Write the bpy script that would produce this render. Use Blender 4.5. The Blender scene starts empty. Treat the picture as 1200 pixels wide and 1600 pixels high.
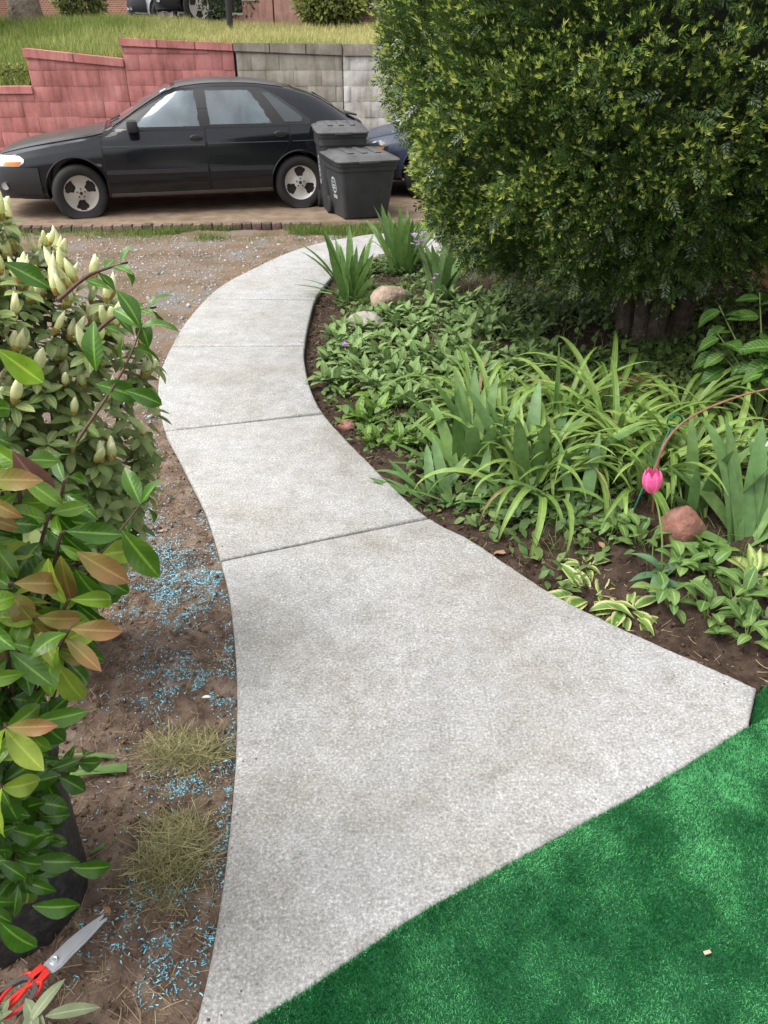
import bpy, bmesh, math, random
import numpy as np
from mathutils import Vector, Matrix, Euler
R = math.radians
random.seed(7); RNG = np.random.default_rng(11)
scene = bpy.context.scene
COL = scene.collection

# ---------------------------------------------------------------- camera, sky, sun, exposure
TH, CAMH, FPX = R(31.4), 1.76, 1200.0
cam_d = bpy.data.cameras.new('camera'); cam = bpy.data.objects.new('camera', cam_d); COL.objects.link(cam)
cam.location = (0, 0, CAMH); cam.rotation_euler = (R(90) - TH, 0, 0)
cam_d.sensor_fit = 'VERTICAL'; cam_d.sensor_height = 36.0; cam_d.lens = 36.0 * FPX / 1600.0
cam_d.clip_start = 0.05; cam_d.clip_end = 600
scene.camera = cam
SUN_EL, SUN_AZ = R(60), R(-105)          # azimuth: 0 = straight ahead (+Y), negative = to the left
world = bpy.data.worlds.new('World'); scene.world = world; world.use_nodes = True
wt = world.node_tree; wt.nodes.clear()
sky = wt.nodes.new('ShaderNodeTexSky'); sky.sky_type = 'NISHITA'; sky.sun_disc = False
sky.sun_elevation = SUN_EL; sky.sun_rotation = SUN_AZ; sky.dust_density = 4.0; sky.air_density = 1.0; sky.ozone_density = 1.0
hs = wt.nodes.new('ShaderNodeHueSaturation'); hs.inputs['Saturation'].default_value = 0.14
bg = wt.nodes.new('ShaderNodeBackground'); bg.inputs['Strength'].default_value = 0.15
wo = wt.nodes.new('ShaderNodeOutputWorld')
wt.links.new(sky.outputs[0], hs.inputs['Color']); wt.links.new(hs.outputs[0], bg.inputs[0]); wt.links.new(bg.outputs[0], wo.inputs[0])
sun_d = bpy.data.lights.new('sun', 'SUN'); sun = bpy.data.objects.new('sun', sun_d); COL.objects.link(sun)
sun_d.energy = 0.85; sun_d.angle = R(50); sun_d.color = (1.0, 0.95, 0.87)
_sd = Vector((math.sin(SUN_AZ) * math.cos(SUN_EL), math.cos(SUN_AZ) * math.cos(SUN_EL), math.sin(SUN_EL)))
sun.rotation_euler = _sd.to_track_quat('Z', 'Y').to_euler(); sun.location = _sd * 30
scene.view_settings.view_transform = 'Standard'; scene.view_settings.look = 'None'
scene.view_settings.gamma = 1.0; scene.view_settings.use_curve_mapping = False
scene.view_settings.exposure = 1.38
scene.render.engine = 'CYCLES'
scene.cycles.use_denoising = True
scene.cycles.max_bounces = 6; scene.cycles.diffuse_bounces = 3; scene.cycles.glossy_bounces = 3
scene.cycles.transmission_bounces = 4; scene.cycles.transparent_max_bounces = 6
scene.cycles.caustics_reflective = False; scene.cycles.caustics_refractive = False

# ---------------------------------------------------------------- measuring helpers (photo survey: pixel -> point on a level plane)
_c, _s = math.cos(TH), math.sin(TH)
def G(x, y, z=0.0):
    u, v = (x - 600) / FPX, (y - 800) / FPX
    t = (CAMH - z) / (_s + v * _c)
    return Vector((u * t, (_c - v * _s) * t, z))
def P(x, y, d):
    u, v = (x - 600) / FPX, (y - 800) / FPX
    return Vector((u * d, (_c - v * _s) * d, CAMH - (_s + v * _c) * d))

# ---------------------------------------------------------------- numeric helpers
def vnoise(x, y, seed=0):
    x = np.asarray(x, float); y = np.asarray(y, float)
    xi = np.floor(x).astype(np.int64); yi = np.floor(y).astype(np.int64)
    fx = x - xi; fy = y - yi; fx = fx * fx * (3 - 2 * fx); fy = fy * fy * (3 - 2 * fy)
    def h(a, b):
        n = (a * 374761393 + b * 668265263 + seed * 974634777) & 0xffffffff
        n = ((n ^ (n >> 13)) * 1274126177) & 0xffffffff
        return ((n ^ (n >> 16)) & 0xffff) / 65535.0
    a = h(xi, yi) * (1 - fx) + h(xi + 1, yi) * fx
    b = h(xi, yi + 1) * (1 - fx) + h(xi + 1, yi + 1) * fx
    return a * (1 - fy) + b * fy
def fbm(x, y, seed=0, o=4):
    t = 0; a = 0.5; n = 0
    for k in range(o):
        t = t + a * vnoise(x * 2 ** k, y * 2 ** k, seed + k * 17); n += a; a *= 0.55
    return t / n
def spl(pts):
    xs = np.array([p[0] for p in pts], float); ys = np.array([p[1] for p in pts], float)
    d = np.diff(ys) / np.diff(xs); m = np.zeros(len(xs)); m[0], m[-1] = d[0], d[-1]
    for i in range(1, len(xs) - 1):
        m[i] = 0 if d[i - 1] * d[i] <= 0 else 2 * d[i - 1] * d[i] / (d[i - 1] + d[i])
    def f(x):
        x = np.clip(np.asarray(x, float), xs[0], xs[-1])
        i = np.clip(np.searchsorted(xs, x) - 1, 0, len(xs) - 2)
        h = xs[i + 1] - xs[i]; t = (x - xs[i]) / h
        return ((2 * t ** 3 - 3 * t ** 2 + 1) * ys[i] + (t ** 3 - 2 * t ** 2 + t) * h * m[i]
                + (-2 * t ** 3 + 3 * t ** 2) * ys[i + 1] + (t ** 3 - t ** 2) * h * m[i + 1])
    return f
def catmull(pts, n=8):
    pts = [Vector(p) for p in pts]; q = [2 * pts[0] - pts[1]] + pts + [2 * pts[-1] - pts[-2]]; out = []
    for i in range(1, len(q) - 2):
        a, b, c, d = q[i - 1], q[i], q[i + 1], q[i + 2]
        for k in range(n):
            t = k / n
            out.append(0.5 * ((2 * b) + (c - a) * t + (2 * a - 5 * b + 4 * c - d) * t * t + (3 * b - a - 3 * c + d) * t ** 3))
    out.append(pts[-1]); return out
def inpoly(x, y, poly):
    x = np.asarray(x); y = np.asarray(y); r = np.zeros(x.shape, bool); n = len(poly)
    for i in range(n):
        x1, y1 = poly[i][0], poly[i][1]; x2, y2 = poly[(i + 1) % n][0], poly[(i + 1) % n][1]
        if y1 == y2: continue
        c = ((y1 > y) != (y2 > y)) & (x < (x2 - x1) * (y - y1) / (y2 - y1) + x1)
        r ^= c
    return r

# ---------------------------------------------------------------- mesh helpers
def mk(name, V, F, mat=None, smooth=True, attrs=None, sharp=None):
    me = bpy.data.meshes.new(name)
    V = np.asarray(V, np.float32)
    if isinstance(F, np.ndarray):
        m, k = F.shape
        me.vertices.add(len(V)); me.vertices.foreach_set('co', V.ravel())
        me.loops.add(m * k); me.loops.foreach_set('vertex_index', F.astype(np.int32).ravel())
        me.polygons.add(m); me.polygons.foreach_set('loop_start', np.arange(0, m * k, k, dtype=np.int32))
        me.update(calc_edges=True)
    else:
        me.from_pydata([tuple(map(float, v)) for v in V], [], F)
    if attrs:
        for kname, arr in attrs.items():
            arr = np.asarray(arr, np.float32)
            if arr.ndim == 1:
                a = me.attributes.new(kname, 'FLOAT', 'POINT'); a.data.foreach_set('value', arr)
            else:
                a = me.attributes.new(kname, 'FLOAT_VECTOR', 'POINT'); a.data.foreach_set('vector', arr.ravel())
    if smooth: me.polygons.foreach_set('use_smooth', np.ones(len(me.polygons), bool))
    if sharp and smooth: me.set_sharp_from_angle(angle=R(sharp))
    me.validate(); me.update()
    if mat:
        for mm in (mat if isinstance(mat, (list, tuple)) else [mat]): me.materials.append(mm)
    return me
def put(name, me, parent=None, matrix=None):
    o = bpy.data.objects.new(name, me); COL.objects.link(o)
    if parent is not None: o.parent = parent
    if matrix is not None: o.matrix_basis = matrix
    return o
def tag(o, label, cat=None, group=None, kind=None):
    if label: o['label'] = label
    if cat: o['category'] = cat
    if group: o['group'] = group
    if kind: o['kind'] = kind
    return o
def thing(name, label, cat, loc=(0, 0, 0), rz=0.0, group=None):
    o = bpy.data.objects.new(name, None); COL.objects.link(o); o.empty_display_size = 0.1
    o.location = loc; o.rotation_euler = (0, 0, rz)
    return tag(o, label, cat, group)
def wput(name, me, parent, mw):                     # child placed by its world matrix (parents are unrotated)
    return put(name, me, parent, Matrix.Translation(-parent.location) @ mw)
class MB:                                           # gathers shapes into ONE mesh
    def __init__(s): s.V = []; s.F = []
    def add(s, V, F):
        b = len(s.V); s.V += [tuple(v) for v in V]; s.F += [[i + b for i in f] for f in F]; return s
    def box(s, c, d, rz=0.0, bev=0.0, taper=1.0, rx=0.0, ry=0.0):
        x, y, z = d[0] / 2, d[1] / 2, d[2] / 2; M = Matrix.Translation(c) @ Euler((rx, ry, rz)).to_matrix().to_4x4()
        if bev <= 0:
            V = [(-x, -y, -z), (x, -y, -z), (x, y, -z), (-x, y, -z), (-x * taper, -y * taper, z), (x * taper, -y * taper, z), (x * taper, y * taper, z), (-x * taper, y * taper, z)]
            F = [[0, 3, 2, 1], [4, 5, 6, 7], [0, 1, 5, 4], [1, 2, 6, 5], [2, 3, 7, 6], [3, 0, 4, 7]]
        else:
            bm = bmesh.new(); bmesh.ops.create_cube(bm, size=1.0)
            for v in bm.verts:
                k = taper if v.co.z > 0 else 1.0; v.co = Vector((v.co.x * 2 * x * k, v.co.y * 2 * y * k, v.co.z * 2 * z))
            bmesh.ops.bevel(bm, geom=list(bm.edges), offset=bev, segments=2, affect='EDGES', profile=0.6)
            bm.verts.index_update(); V = [v.co.copy() for v in bm.verts]; F = [[v.index for v in f.verts] for f in bm.faces]; bm.free()
        return s.add([M @ Vector(v) for v in V], F)
    def tube(s, pts, r, n=8, cap=True):
        pts = [Vector(p) for p in pts]; rr = r if isinstance(r, (list, tuple)) else [r] * len(pts); V = []; F = []; prev = None
        for i, p in enumerate(pts):
            t = (pts[min(i + 1, len(pts) - 1)] - pts[max(i - 1, 0)]).normalized()
            a = prev - t * prev.dot(t) if prev else (Vector((0, 0, 1)).cross(t) if abs(t.z) < 0.95 else Vector((1, 0, 0)).cross(t))
            a.normalize(); prev = a.copy(); b = t.cross(a)
            for k in range(n):
                an = 2 * math.pi * k / n; V.append(p + (a * math.cos(an) + b * math.sin(an)) * rr[i])
        for i in range(len(pts) - 1):
            for k in range(n): F.append([i * n + k, i * n + (k + 1) % n, (i + 1) * n + (k + 1) % n, (i + 1) * n + k])
        if cap: F.append(list(range(n))[::-1]); F.append([(len(pts) - 1) * n + k for k in range(n)])
        return s.add(V, F)
    def lathe(s, prof, n=32, axis='z', c=(0, 0, 0)):
        V = []; F = []; m = len(prof)
        for k in range(n):
            a = 2 * math.pi * k / n
            for (r, h) in prof:
                p = (r * math.cos(a), r * math.sin(a), h) if axis == 'z' else (r * math.cos(a), h, r * math.sin(a))
                V.append((p[0] + c[0], p[1] + c[1], p[2] + c[2]))
        for k in range(n):
            for j in range(m - 1):
                F.append([k * m + j, ((k + 1) % n) * m + j, ((k + 1) % n) * m + j + 1, k * m + j + 1])
        return s.add(V, F)
    def prism(s, poly, h, M=None):                  # outline in XY raised by h
        n = len(poly); M = M or Matrix.Identity(4)
        V = [M @ Vector((p[0], p[1], 0)) for p in poly] + [M @ Vector((p[0], p[1], h)) for p in poly]
        F = [list(range(n))[::-1], list(range(n, 2 * n))] + [[i, (i + 1) % n, n + (i + 1) % n, n + i] for i in range(n)]
        return s.add(V, F)
    def mesh(s, name, mat, smooth=True, sharp=35): return mk(name, s.V, s.F, mat, smooth, None, sharp)
    def obj(s, name, mat, parent=None, smooth=True, sharp=35): return put(name, s.mesh(name, mat, smooth, sharp), parent)
def scatter(name, TV, TF, pos, rot, mat, tint=None, attrs_t=None, smooth=True):
    """many small faces as one mesh: template TV/TF, per-item 3x3 rot*scale and position"""
    TV = np.asarray(TV, float); TF = np.asarray(TF, int); n = len(pos); k = len(TV)
    V = np.einsum('nij,kj->nki', rot, TV) + pos[:, None, :]
    F = TF[None] + (np.arange(n) * k)[:, None, None]
    at = {}
    if tint is not None: at['tint'] = np.repeat(tint, k)
    if attrs_t is not None: at['lv'] = np.tile(attrs_t, (n, 1))
    return mk(name, V.reshape(-1, 3), F.reshape(-1, TF.shape[1]), mat, smooth, at)
def frames(d, roll=None, up=None, scale=1.0):
    """rotation matrices whose Z column follows d; n x 3 x 3"""
    d = d / np.linalg.norm(d, axis=1, keepdims=True); n = len(d)
    ref = np.tile(np.array([0, 0, 1.0]) if up is None else up, (n, 1)); bad = np.abs(d[:, 2]) > 0.97
    if up is None: ref[bad] = (1, 0, 0)
    y = -(ref - d * np.sum(ref * d, 1, keepdims=True)); y /= np.linalg.norm(y, axis=1, keepdims=True) + 1e-9
    x = np.cross(y, d)
    if roll is not None:
        c, s = np.cos(roll)[:, None], np.sin(roll)[:, None]; x, y = x * c + y * s, y * c - x * s
    M = np.stack([x, y, d], axis=2)
    sc = np.asarray(scale, float)
    return M * (sc[:, None, None] if sc.ndim == 1 else (sc[:, None, :] if sc.ndim == 2 else sc))
def frame(p, d, up=(0, 0, 1), s=1.0, roll=0.0):
    d = Vector(d).normalized(); up = Vector(up)
    y = -(up - d * up.dot(d))
    if y.length < 1e-4: y = Vector((0, -1, 0)) - d * (-d.y)
    y.normalize(); x = y.cross(d)
    M = Matrix((x, y, d)).transposed().to_4x4()
    sx, sy, sz = (s, s, s) if not isinstance(s, (tuple, list)) else s
    return Matrix.Translation(p) @ M @ Matrix.Rotation(roll, 4, 'Z') @ Matrix.Diagonal((sx, sy, sz, 1))

# ---------------------------------------------------------------- materials
def nt_new(name):
    m = bpy.data.materials.new(name); m.use_nodes = True; t = m.node_tree; t.nodes.clear()
    out = t.nodes.new('ShaderNodeOutputMaterial'); b = t.nodes.new('ShaderNodeBsdfPrincipled')
    t.links.new(b.outputs[0], out.inputs[0]); return m, t, b, out
def nd(t, typ, ins=None, **props):
    n = t.nodes.new(typ)
    for k, v in props.items(): setattr(n, k, v)
    for k, v in (ins or {}).items():
        if hasattr(v, 'is_output') or isinstance(v, bpy.types.NodeSocket): t.links.new(v, n.inputs[k])
        else: n.inputs[k].default_value = v
    return n
def ramp(t, fac, cols):
    n = t.nodes.new('ShaderNodeValToRGB'); e = n.color_ramp.elements
    while len(e) < len(cols): e.new(0.5)
    for i, (p, c) in enumerate(cols): e[i].position = p; e[i].color = (*c[:3], 1)
    t.links.new(fac, n.inputs[0]); return n.outputs[0]
def coords(t, world):
    return nd(t, 'ShaderNodeNewGeometry').outputs['Position'] if world else nd(t, 'ShaderNodeTexCoord').outputs['Object']
def mixc(t, fac, a, b, typ='MIX'):
    n = nd(t, 'ShaderNodeMix', data_type='RGBA', blend_type=typ)
    for i, v in ((0, fac), (6, a), (7, b)):
        if isinstance(v, bpy.types.NodeSocket): t.links.new(v, n.inputs[i])
        else: n.inputs[i].default_value = (*v[:3], 1) if isinstance(v, (tuple, list)) else v
    return n.outputs[2]
def pm(name, cols, scale=6.0, rough=0.8, bump=0.2, bscale=60.0, world=False, spec=0.3, metal=0.0, dist=0.004, rnd=0.0, coat=0.0, detail=6):
    m, t, b, o = nt_new(name); co = coords(t, world)
    n = nd(t, 'ShaderNodeTexNoise', {'Vector': co, 'Scale': scale, 'Detail': detail, 'Roughness': 0.6})
    k = len(cols); c = ramp(t, n.outputs['Fac'], [(0.28 + 0.44 * i / max(k - 1, 1), x) for i, x in enumerate(cols)])
    if rnd:
        oi = nd(t, 'ShaderNodeObjectInfo'); mr = nd(t, 'ShaderNodeMapRange', {'Value': oi.outputs['Random'], 'To Min': 1 - rnd, 'To Max': 1 + rnd})
        hv = nd(t, 'ShaderNodeHueSaturation', {'Color': c, 'Value': mr.outputs[0]}); c = hv.outputs[0]
    t.links.new(c, b.inputs['Base Color'])
    b.inputs['Roughness'].default_value = rough; b.inputs['Specular IOR Level'].default_value = spec; b.inputs['Metallic'].default_value = metal
    b.inputs['Coat Weight'].default_value = coat; b.inputs['Coat Roughness'].default_value = 0.08
    if bump:
        n2 = nd(t, 'ShaderNodeTexNoise', {'Vector': co, 'Scale': bscale, 'Detail': 5})
        bp = nd(t, 'ShaderNodeBump', {'Height': n2.outputs['Fac'], 'Strength': bump, 'Distance': dist}); t.links.new(bp.outputs[0], b.inputs['Normal'])
    return m
def leafm(name, c1, c2, rough=0.42, trans=0.25, rib=0.0, ribc=None, edge=None, tint=False, spec=0.4, tip=None, vein=0.0):
    m, t, b, out = nt_new(name)
    if tint: fac = nd(t, 'ShaderNodeAttribute', attribute_name='tint').outputs['Fac']
    else: fac = nd(t, 'ShaderNodeObjectInfo').outputs['Random']
    c = mixc(t, fac, c1, c2)
    n = nd(t, 'ShaderNodeTexNoise', {'Vector': coords(t, True), 'Scale': 28.0, 'Detail': 3})
    mr = nd(t, 'ShaderNodeMapRange', {'Value': n.outputs['Fac'], 'From Min': 0.3, 'From Max': 0.7, 'To Min': 0.82, 'To Max': 1.18})
    c = nd(t, 'ShaderNodeHueSaturation', {'Color': c, 'Value': mr.outputs[0]}).outputs[0]
    if rib and vein:                                         # small brown blemishes
        bl = nd(t, 'ShaderNodeTexNoise', {'Vector': coords(t, True), 'Scale': 75.0, 'Detail': 4, 'Roughness': 0.7})
        c = mixc(t, nd(t, 'ShaderNodeMapRange', {'Value': bl.outputs['Fac'], 'From Min': 0.66, 'From Max': 0.72, 'To Max': 0.6}).outputs[0], c, (0.10, 0.06, 0.03))
    at = nd(t, 'ShaderNodeAttribute', attribute_name='lv'); sp = nd(t, 'ShaderNodeSeparateXYZ', {0: at.outputs['Vector']})
    av = nd(t, 'ShaderNodeMath', {0: sp.outputs['Y']}, operation='ABSOLUTE').outputs[0]
    if tip:
        f = nd(t, 'ShaderNodeMapRange', {'Value': sp.outputs['X'], 'From Min': 0.25, 'From Max': 1.0}).outputs[0]
        f = nd(t, 'ShaderNodeMath', {0: f, 1: n.outputs['Fac']}, operation='MULTIPLY').outputs[0]
        f = nd(t, 'ShaderNodeMath', {0: f, 1: 1.5}, operation='MULTIPLY', use_clamp=True).outputs[0]
        c = mixc(t, f, c, tip)
    if edge:
        f = nd(t, 'ShaderNodeMapRange', {'Value': av, 'From Min': 0.45, 'From Max': 0.75}).outputs[0]; c = mixc(t, f, c, edge)
    if rib:
        f = nd(t, 'ShaderNodeMapRange', {'Value': av, 'From Min': 0.0, 'From Max': 0.16, 'To Min': rib, 'To Max': 0.0}).outputs[0]
        c = mixc(t, f, c, ribc or tuple(min(1, x * 2.2 + 0.03) for x in c2))
    t.links.new(c, b.inputs['Base Color']); b.inputs['Roughness'].default_value = rough; b.inputs['Specular IOR Level'].default_value = spec
    if vein:
        w = nd(t, 'ShaderNodeMath', {0: sp.outputs['X'], 1: 52.0}, operation='MULTIPLY').outputs[0]
        w2 = nd(t, 'ShaderNodeMath', {0: av, 1: -9.0}, operation='MULTIPLY').outputs[0]
        w = nd(t, 'ShaderNodeMath', {0: w, 1: w2}, operation='ADD').outputs[0]
        w = nd(t, 'ShaderNodeMath', {0: w}, operation='SINE').outputs[0]
        bp = nd(t, 'ShaderNodeBump', {'Height': w, 'Strength': vein, 'Distance': 0.0012}); t.links.new(bp.outputs[0], b.inputs['Normal'])
    if trans:
        tr = nd(t, 'ShaderNodeBsdfTranslucent', {'Color': c}); mx = nd(t, 'ShaderNodeMixShader', {0: trans})
        t.links.new(b.outputs[0], mx.inputs[1]); t.links.new(tr.outputs[0], mx.inputs[2]); t.links.new(mx.outputs[0], out.inputs[0])
    return m

# concrete of the new path: pale grey, fine broomed speckle, dull patches, a few rusty stains
def concrete():
    m, t, b, o = nt_new('path_concrete'); co = coords(t, True)
    fine = nd(t, 'ShaderNodeTexNoise', {'Vector': co, 'Scale': 120.0, 'Detail': 8, 'Roughness': 0.8})
    mid = nd(t, 'ShaderNodeTexNoise', {'Vector': co, 'Scale': 9.0, 'Detail': 6, 'Roughness': 0.65})
    big = nd(t, 'ShaderNodeTexNoise', {'Vector': co, 'Scale': 1.6, 'Detail': 4, 'Roughness': 0.6})
    c = ramp(t, fine.outputs['Fac'], [(0.34, (0.155, 0.153, 0.148)), (0.45, (0.255, 0.252, 0.246)), (0.55, (0.325, 0.323, 0.318)), (0.67, (0.55, 0.55, 0.55))])
    c2 = ramp(t, mid.outputs['Fac'], [(0.33, (0.80, 0.795, 0.775)), (0.5, (0.98, 0.98, 0.975)), (0.66, (1.12, 1.12, 1.13))])
    c = mixc(t, 0.75, c, c2, 'MULTIPLY')
    gr = nd(t, 'ShaderNodeTexNoise', {'Vector': co, 'Scale': 30.0, 'Detail': 9, 'Roughness': 0.78})
    c = mixc(t, 0.5, c, ramp(t, gr.outputs['Fac'], [(0.38, (0.74, 0.735, 0.72)), (0.5, (1.0, 1.0, 0.995)), (0.62, (1.22, 1.22, 1.23))]), 'MULTIPLY')
    c3 = ramp(t, big.outputs['Fac'], [(0.36, (0.88, 0.855, 0.80)), (0.5, (1, 0.995, 0.985)), (0.66, (1.05, 1.055, 1.07))])
    c = mixc(t, 0.9, c, c3, 'MULTIPLY')
    st = nd(t, 'ShaderNodeTexNoise', {'Vector': co, 'Scale': 3.3, 'Detail': 5, 'Roughness': 0.7}); 
    f = nd(t, 'ShaderNodeMapRange', {'Value': st.outputs['Fac'], 'From Min': 0.66, 'From Max': 0.76, 'To Max': 0.35}).outputs[0]
    c = mixc(t, f, c, (0.40, 0.30, 0.18))
    t.links.new(c, b.inputs['Base Color']); b.inputs['Roughness'].default_value = 0.9; b.inputs['Specular IOR Level'].default_value = 0.2
    bp = nd(t, 'ShaderNodeBump', {'Height': fine.outputs['Fac'], 'Strength': 0.2, 'Distance': 0.003}); t.links.new(bp.outputs[0], b.inputs['Normal'])
    return m
MAT = {}
MAT['concrete'] = concrete()
MAT['gap'] = pm('joint_dirt', [(0.05, 0.045, 0.04), (0.09, 0.08, 0.07)], 30, 0.95)
def earth():
    m, t, b, o = nt_new('bare_earth'); co = coords(t, True)
    n = nd(t, 'ShaderNodeTexNoise', {'Vector': co, 'Scale': 14.0, 'Detail': 6, 'Roughness': 0.6}); n2 = nd(t, 'ShaderNodeTexNoise', {'Vector': co, 'Scale': 2.1, 'Detail': 9, 'Roughness': 0.68})
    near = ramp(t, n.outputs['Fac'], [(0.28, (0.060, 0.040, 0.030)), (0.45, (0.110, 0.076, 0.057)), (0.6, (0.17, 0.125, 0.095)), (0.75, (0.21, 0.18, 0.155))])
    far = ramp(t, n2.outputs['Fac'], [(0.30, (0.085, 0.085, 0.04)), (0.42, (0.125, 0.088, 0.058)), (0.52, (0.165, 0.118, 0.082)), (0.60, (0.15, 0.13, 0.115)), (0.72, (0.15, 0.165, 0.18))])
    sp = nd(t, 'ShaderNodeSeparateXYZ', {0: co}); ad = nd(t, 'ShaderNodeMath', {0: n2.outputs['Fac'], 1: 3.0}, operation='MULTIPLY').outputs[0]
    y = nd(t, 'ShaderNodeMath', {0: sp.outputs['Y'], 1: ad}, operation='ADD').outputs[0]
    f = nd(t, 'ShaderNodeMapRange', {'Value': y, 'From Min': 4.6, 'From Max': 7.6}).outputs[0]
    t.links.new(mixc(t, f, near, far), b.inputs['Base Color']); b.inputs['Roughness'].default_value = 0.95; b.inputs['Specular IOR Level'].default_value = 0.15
    n3 = nd(t, 'ShaderNodeTexNoise', {'Vector': co, 'Scale': 120.0, 'Detail': 5})
    bp = nd(t, 'ShaderNodeBump', {'Height': n3.outputs['Fac'], 'Strength': 0.9, 'Distance': 0.006}); t.links.new(bp.outputs[0], b.inputs['Normal']); return m
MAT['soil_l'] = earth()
MAT['soil_r'] = pm('bed_soil', [(0.020, 0.013, 0.010), (0.042, 0.028, 0.020), (0.075, 0.052, 0.038)], 22, 0.95, 1.0, 110, True, 0.15, dist=0.008)
MAT['ground'] = pm('far_ground', [(0.10, 0.08, 0.05), (0.09, 0.11, 0.04)], 2, 0.95, 0.4, 30, True)
MAT['drive'] = pm('driveway_dirt', [(0.115, 0.082, 0.055), (0.18, 0.132, 0.092), (0.235, 0.19, 0.145)], 5, 0.95, 0.7, 80, True, 0.15, detail=9)
# ================================================================ THE SETTING
# ---- ground sheet reaching the horizon
g = put('ground', mk('ground', [(-250, -60, -0.16), (250, -60, -0.16), (250, 13.2, -0.16), (-250, 13.2, -0.16)], [[0, 1, 2, 3]], MAT['ground'], False)); tag(g, None, kind='structure')

# ---- path outline (surveyed from the photograph, on the level z = 0)
LP = [(305, 1600), (330, 1490), (348, 1380), (360, 1280), (368, 1180), (370, 1080), (366, 1000), (358, 930), (345, 875), (322, 800), (298, 750), (275, 705),
      (258, 672), (249, 635), (247, 600), (254, 570), (268, 540), (290, 503), (322, 466), (355, 440), (410, 412), (450, 394), (500, 379), (550, 370), (600, 364.5)]
RP = [(1183, 1074), (1130, 1050), (1050, 1015), (950, 970), (870, 930), (800, 885), (740, 845), (670, 808), (620, 765), (580, 725), (545, 690), (505, 645),
      (485, 605), (476, 565), (476, 540), (482, 505), (492, 468), (505, 448), (528, 424), (565, 407), (620, 397)]
Lw = [G(*p) for p in LP]; Rw = [G(*p) for p in RP]
Lw = [Vector((-0.44, 0.20, 0)), Vector((-0.415, 0.50, 0))] + Lw + [Vector((0.9, 8.75, 0)), Vector((2.2, 8.9, 0))]
Rw = Rw + [Vector((0.9, 7.62, 0)), Vector((2.2, 7.8, 0))]
def edge_curve(ws):
    c = catmull(ws, 8); return c
Lc, Rc = edge_curve(Lw), edge_curve(Rw)
def near_i(c, px):
    q = G(*px); return min(range(len(c)), key=lambda i: (c[i] - q).length)
joints = [((345, 875), (670, 808)), ((258, 672), (505, 645)), ((268, 540), (476, 540)), ((322, 466), (492, 468)), ((410, 412), (528, 424)), ((550, 370), (620, 397))]
ji = [(near_i(Lc, a), near_i(Rc, b)) for a, b in joints]
# front end of the first slab: the turf edge
TURF_PX = [(1172, 1133), (1100, 1178), (1000, 1238), (900, 1292), (800, 1346), (700, 1402), (640, 1437), (570, 1484), (480, 1545), (390, 1600)]
_t1, _t0 = G(390, 1600), G(480, 1545); turf_edge = catmull([G(*p) for p in TURF_PX] + [_t1 + (_t1 - _t0) * 1.2, _t1 + (_t1 - _t0) * 3.2, _t1 + (_t1 - _t0) * 6], 5)
def slab_mesh(outline, name, bev=0.013, depth=0.11):
    n = len(outline); ar = sum(outline[i].x * outline[(i + 1) % n].y - outline[(i + 1) % n].x * outline[i].y for i in range(n))
    if ar < 0: outline = outline[::-1]
    nr = []
    for i in range(n):
        a, b, c = outline[i - 1], outline[i], outline[(i + 1) % n]
        e1 = (b - a).normalized() if (b - a).length > 1e-6 else Vector((0, 0, 0)); e2 = (c - b).normalized() if (c - b).length > 1e-6 else e1
        m1 = Vector((-e1.y, e1.x, 0)); m2 = Vector((-e2.y, e2.x, 0)); m = m1 + m2
        m = m.normalized() if m.length > 1e-4 else m1
        nr.append(m / max(0.6, m.dot(m1)))
    V = []; prof = [(0.004, -depth), (0.0, -bev), (bev * 0.3, -bev * 0.3), (bev, 0.0)]
    for off, z in prof: V += [outline[i] + nr[i] * off + Vector((0, 0, z)) for i in range(n)]
    F = []
    for k in range(3):
        for i in range(n): F.append([k * n + i, k * n + (i + 1) % n, (k + 1) * n + (i + 1) % n, (k + 1) * n + i])
    F.append([3 * n + i for i in range(n)]); F.append(list(range(n))[::-1])
    return mk(name, V, F, MAT['concrete'], True, None, 50)
def shrink(a, b, d):                                       # pull joint corner along the edge
    v = (b - a); return a + v.normalized() * d
path_poly = Lc + Rc[::-1]
pb_out = [p + Vector((0, 0, 0)) for p in path_poly]
path = put('path', slab_mesh([p * 1.0 + Vector((0, 0, -0.030)) for p in pb_out], 'path', 0.004, 0.09)); path.data.materials[0] = MAT['gap']
tag(path, None, kind='structure')
left_x0 = lambda y: np.interp(y, [p.y for p in Lc], [p.x for p in Lc])
cuts = [(8, 0)] + ji + [(len(Lc) - 1, len(Rc) - 1)]
for k in range(len(cuts) - 1):
    (l0, r0), (l1, r1) = cuts[k], cuts[k + 1]
    left = [p.copy() for p in Lc[l0:l1 + 1]]; right = [p.copy() for p in Rc[r0:r1 + 1]]
    if k > 0: left[0] = shrink(left[0], left[1], 0.008); right[0] = shrink(right[0], right[1], 0.008)
    left[-1] = shrink(left[-1], left[-2], 0.008); right[-1] = shrink(right[-1], right[-2], 0.008)
    if k == 0:                                             # the near slab ends at the turf
        te = [p for p in turf_edge if p.x > float(left_x0(p.y)) and p.y > 0.42]
        e = te[-1]; left = [Vector((float(left_x0(e.y - 0.02)), e.y - 0.02, 0))] + [p for p in Lc if p.y > e.y + 0.02][:] ; left = [p for p in left if p.y < Lc[l1].y - 0.004] + [shrink(Lc[l1], Lc[l1 - 1], 0.005)]
        outline = left + right[::-1] + [G(1172, 1126)] + te
    else: outline = left + right[::-1]
    put('slab', slab_mesh([p + Vector((0, 0, random.uniform(-0.002, 0.001))) for p in outline], 'slab'), path)
LPOLY = [(p.x, p.y) for p in Lc]; RPOLY = [(p.x, p.y) for p in Rc]; PPOLY = [(p.x, p.y) for p in path_poly]
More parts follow.
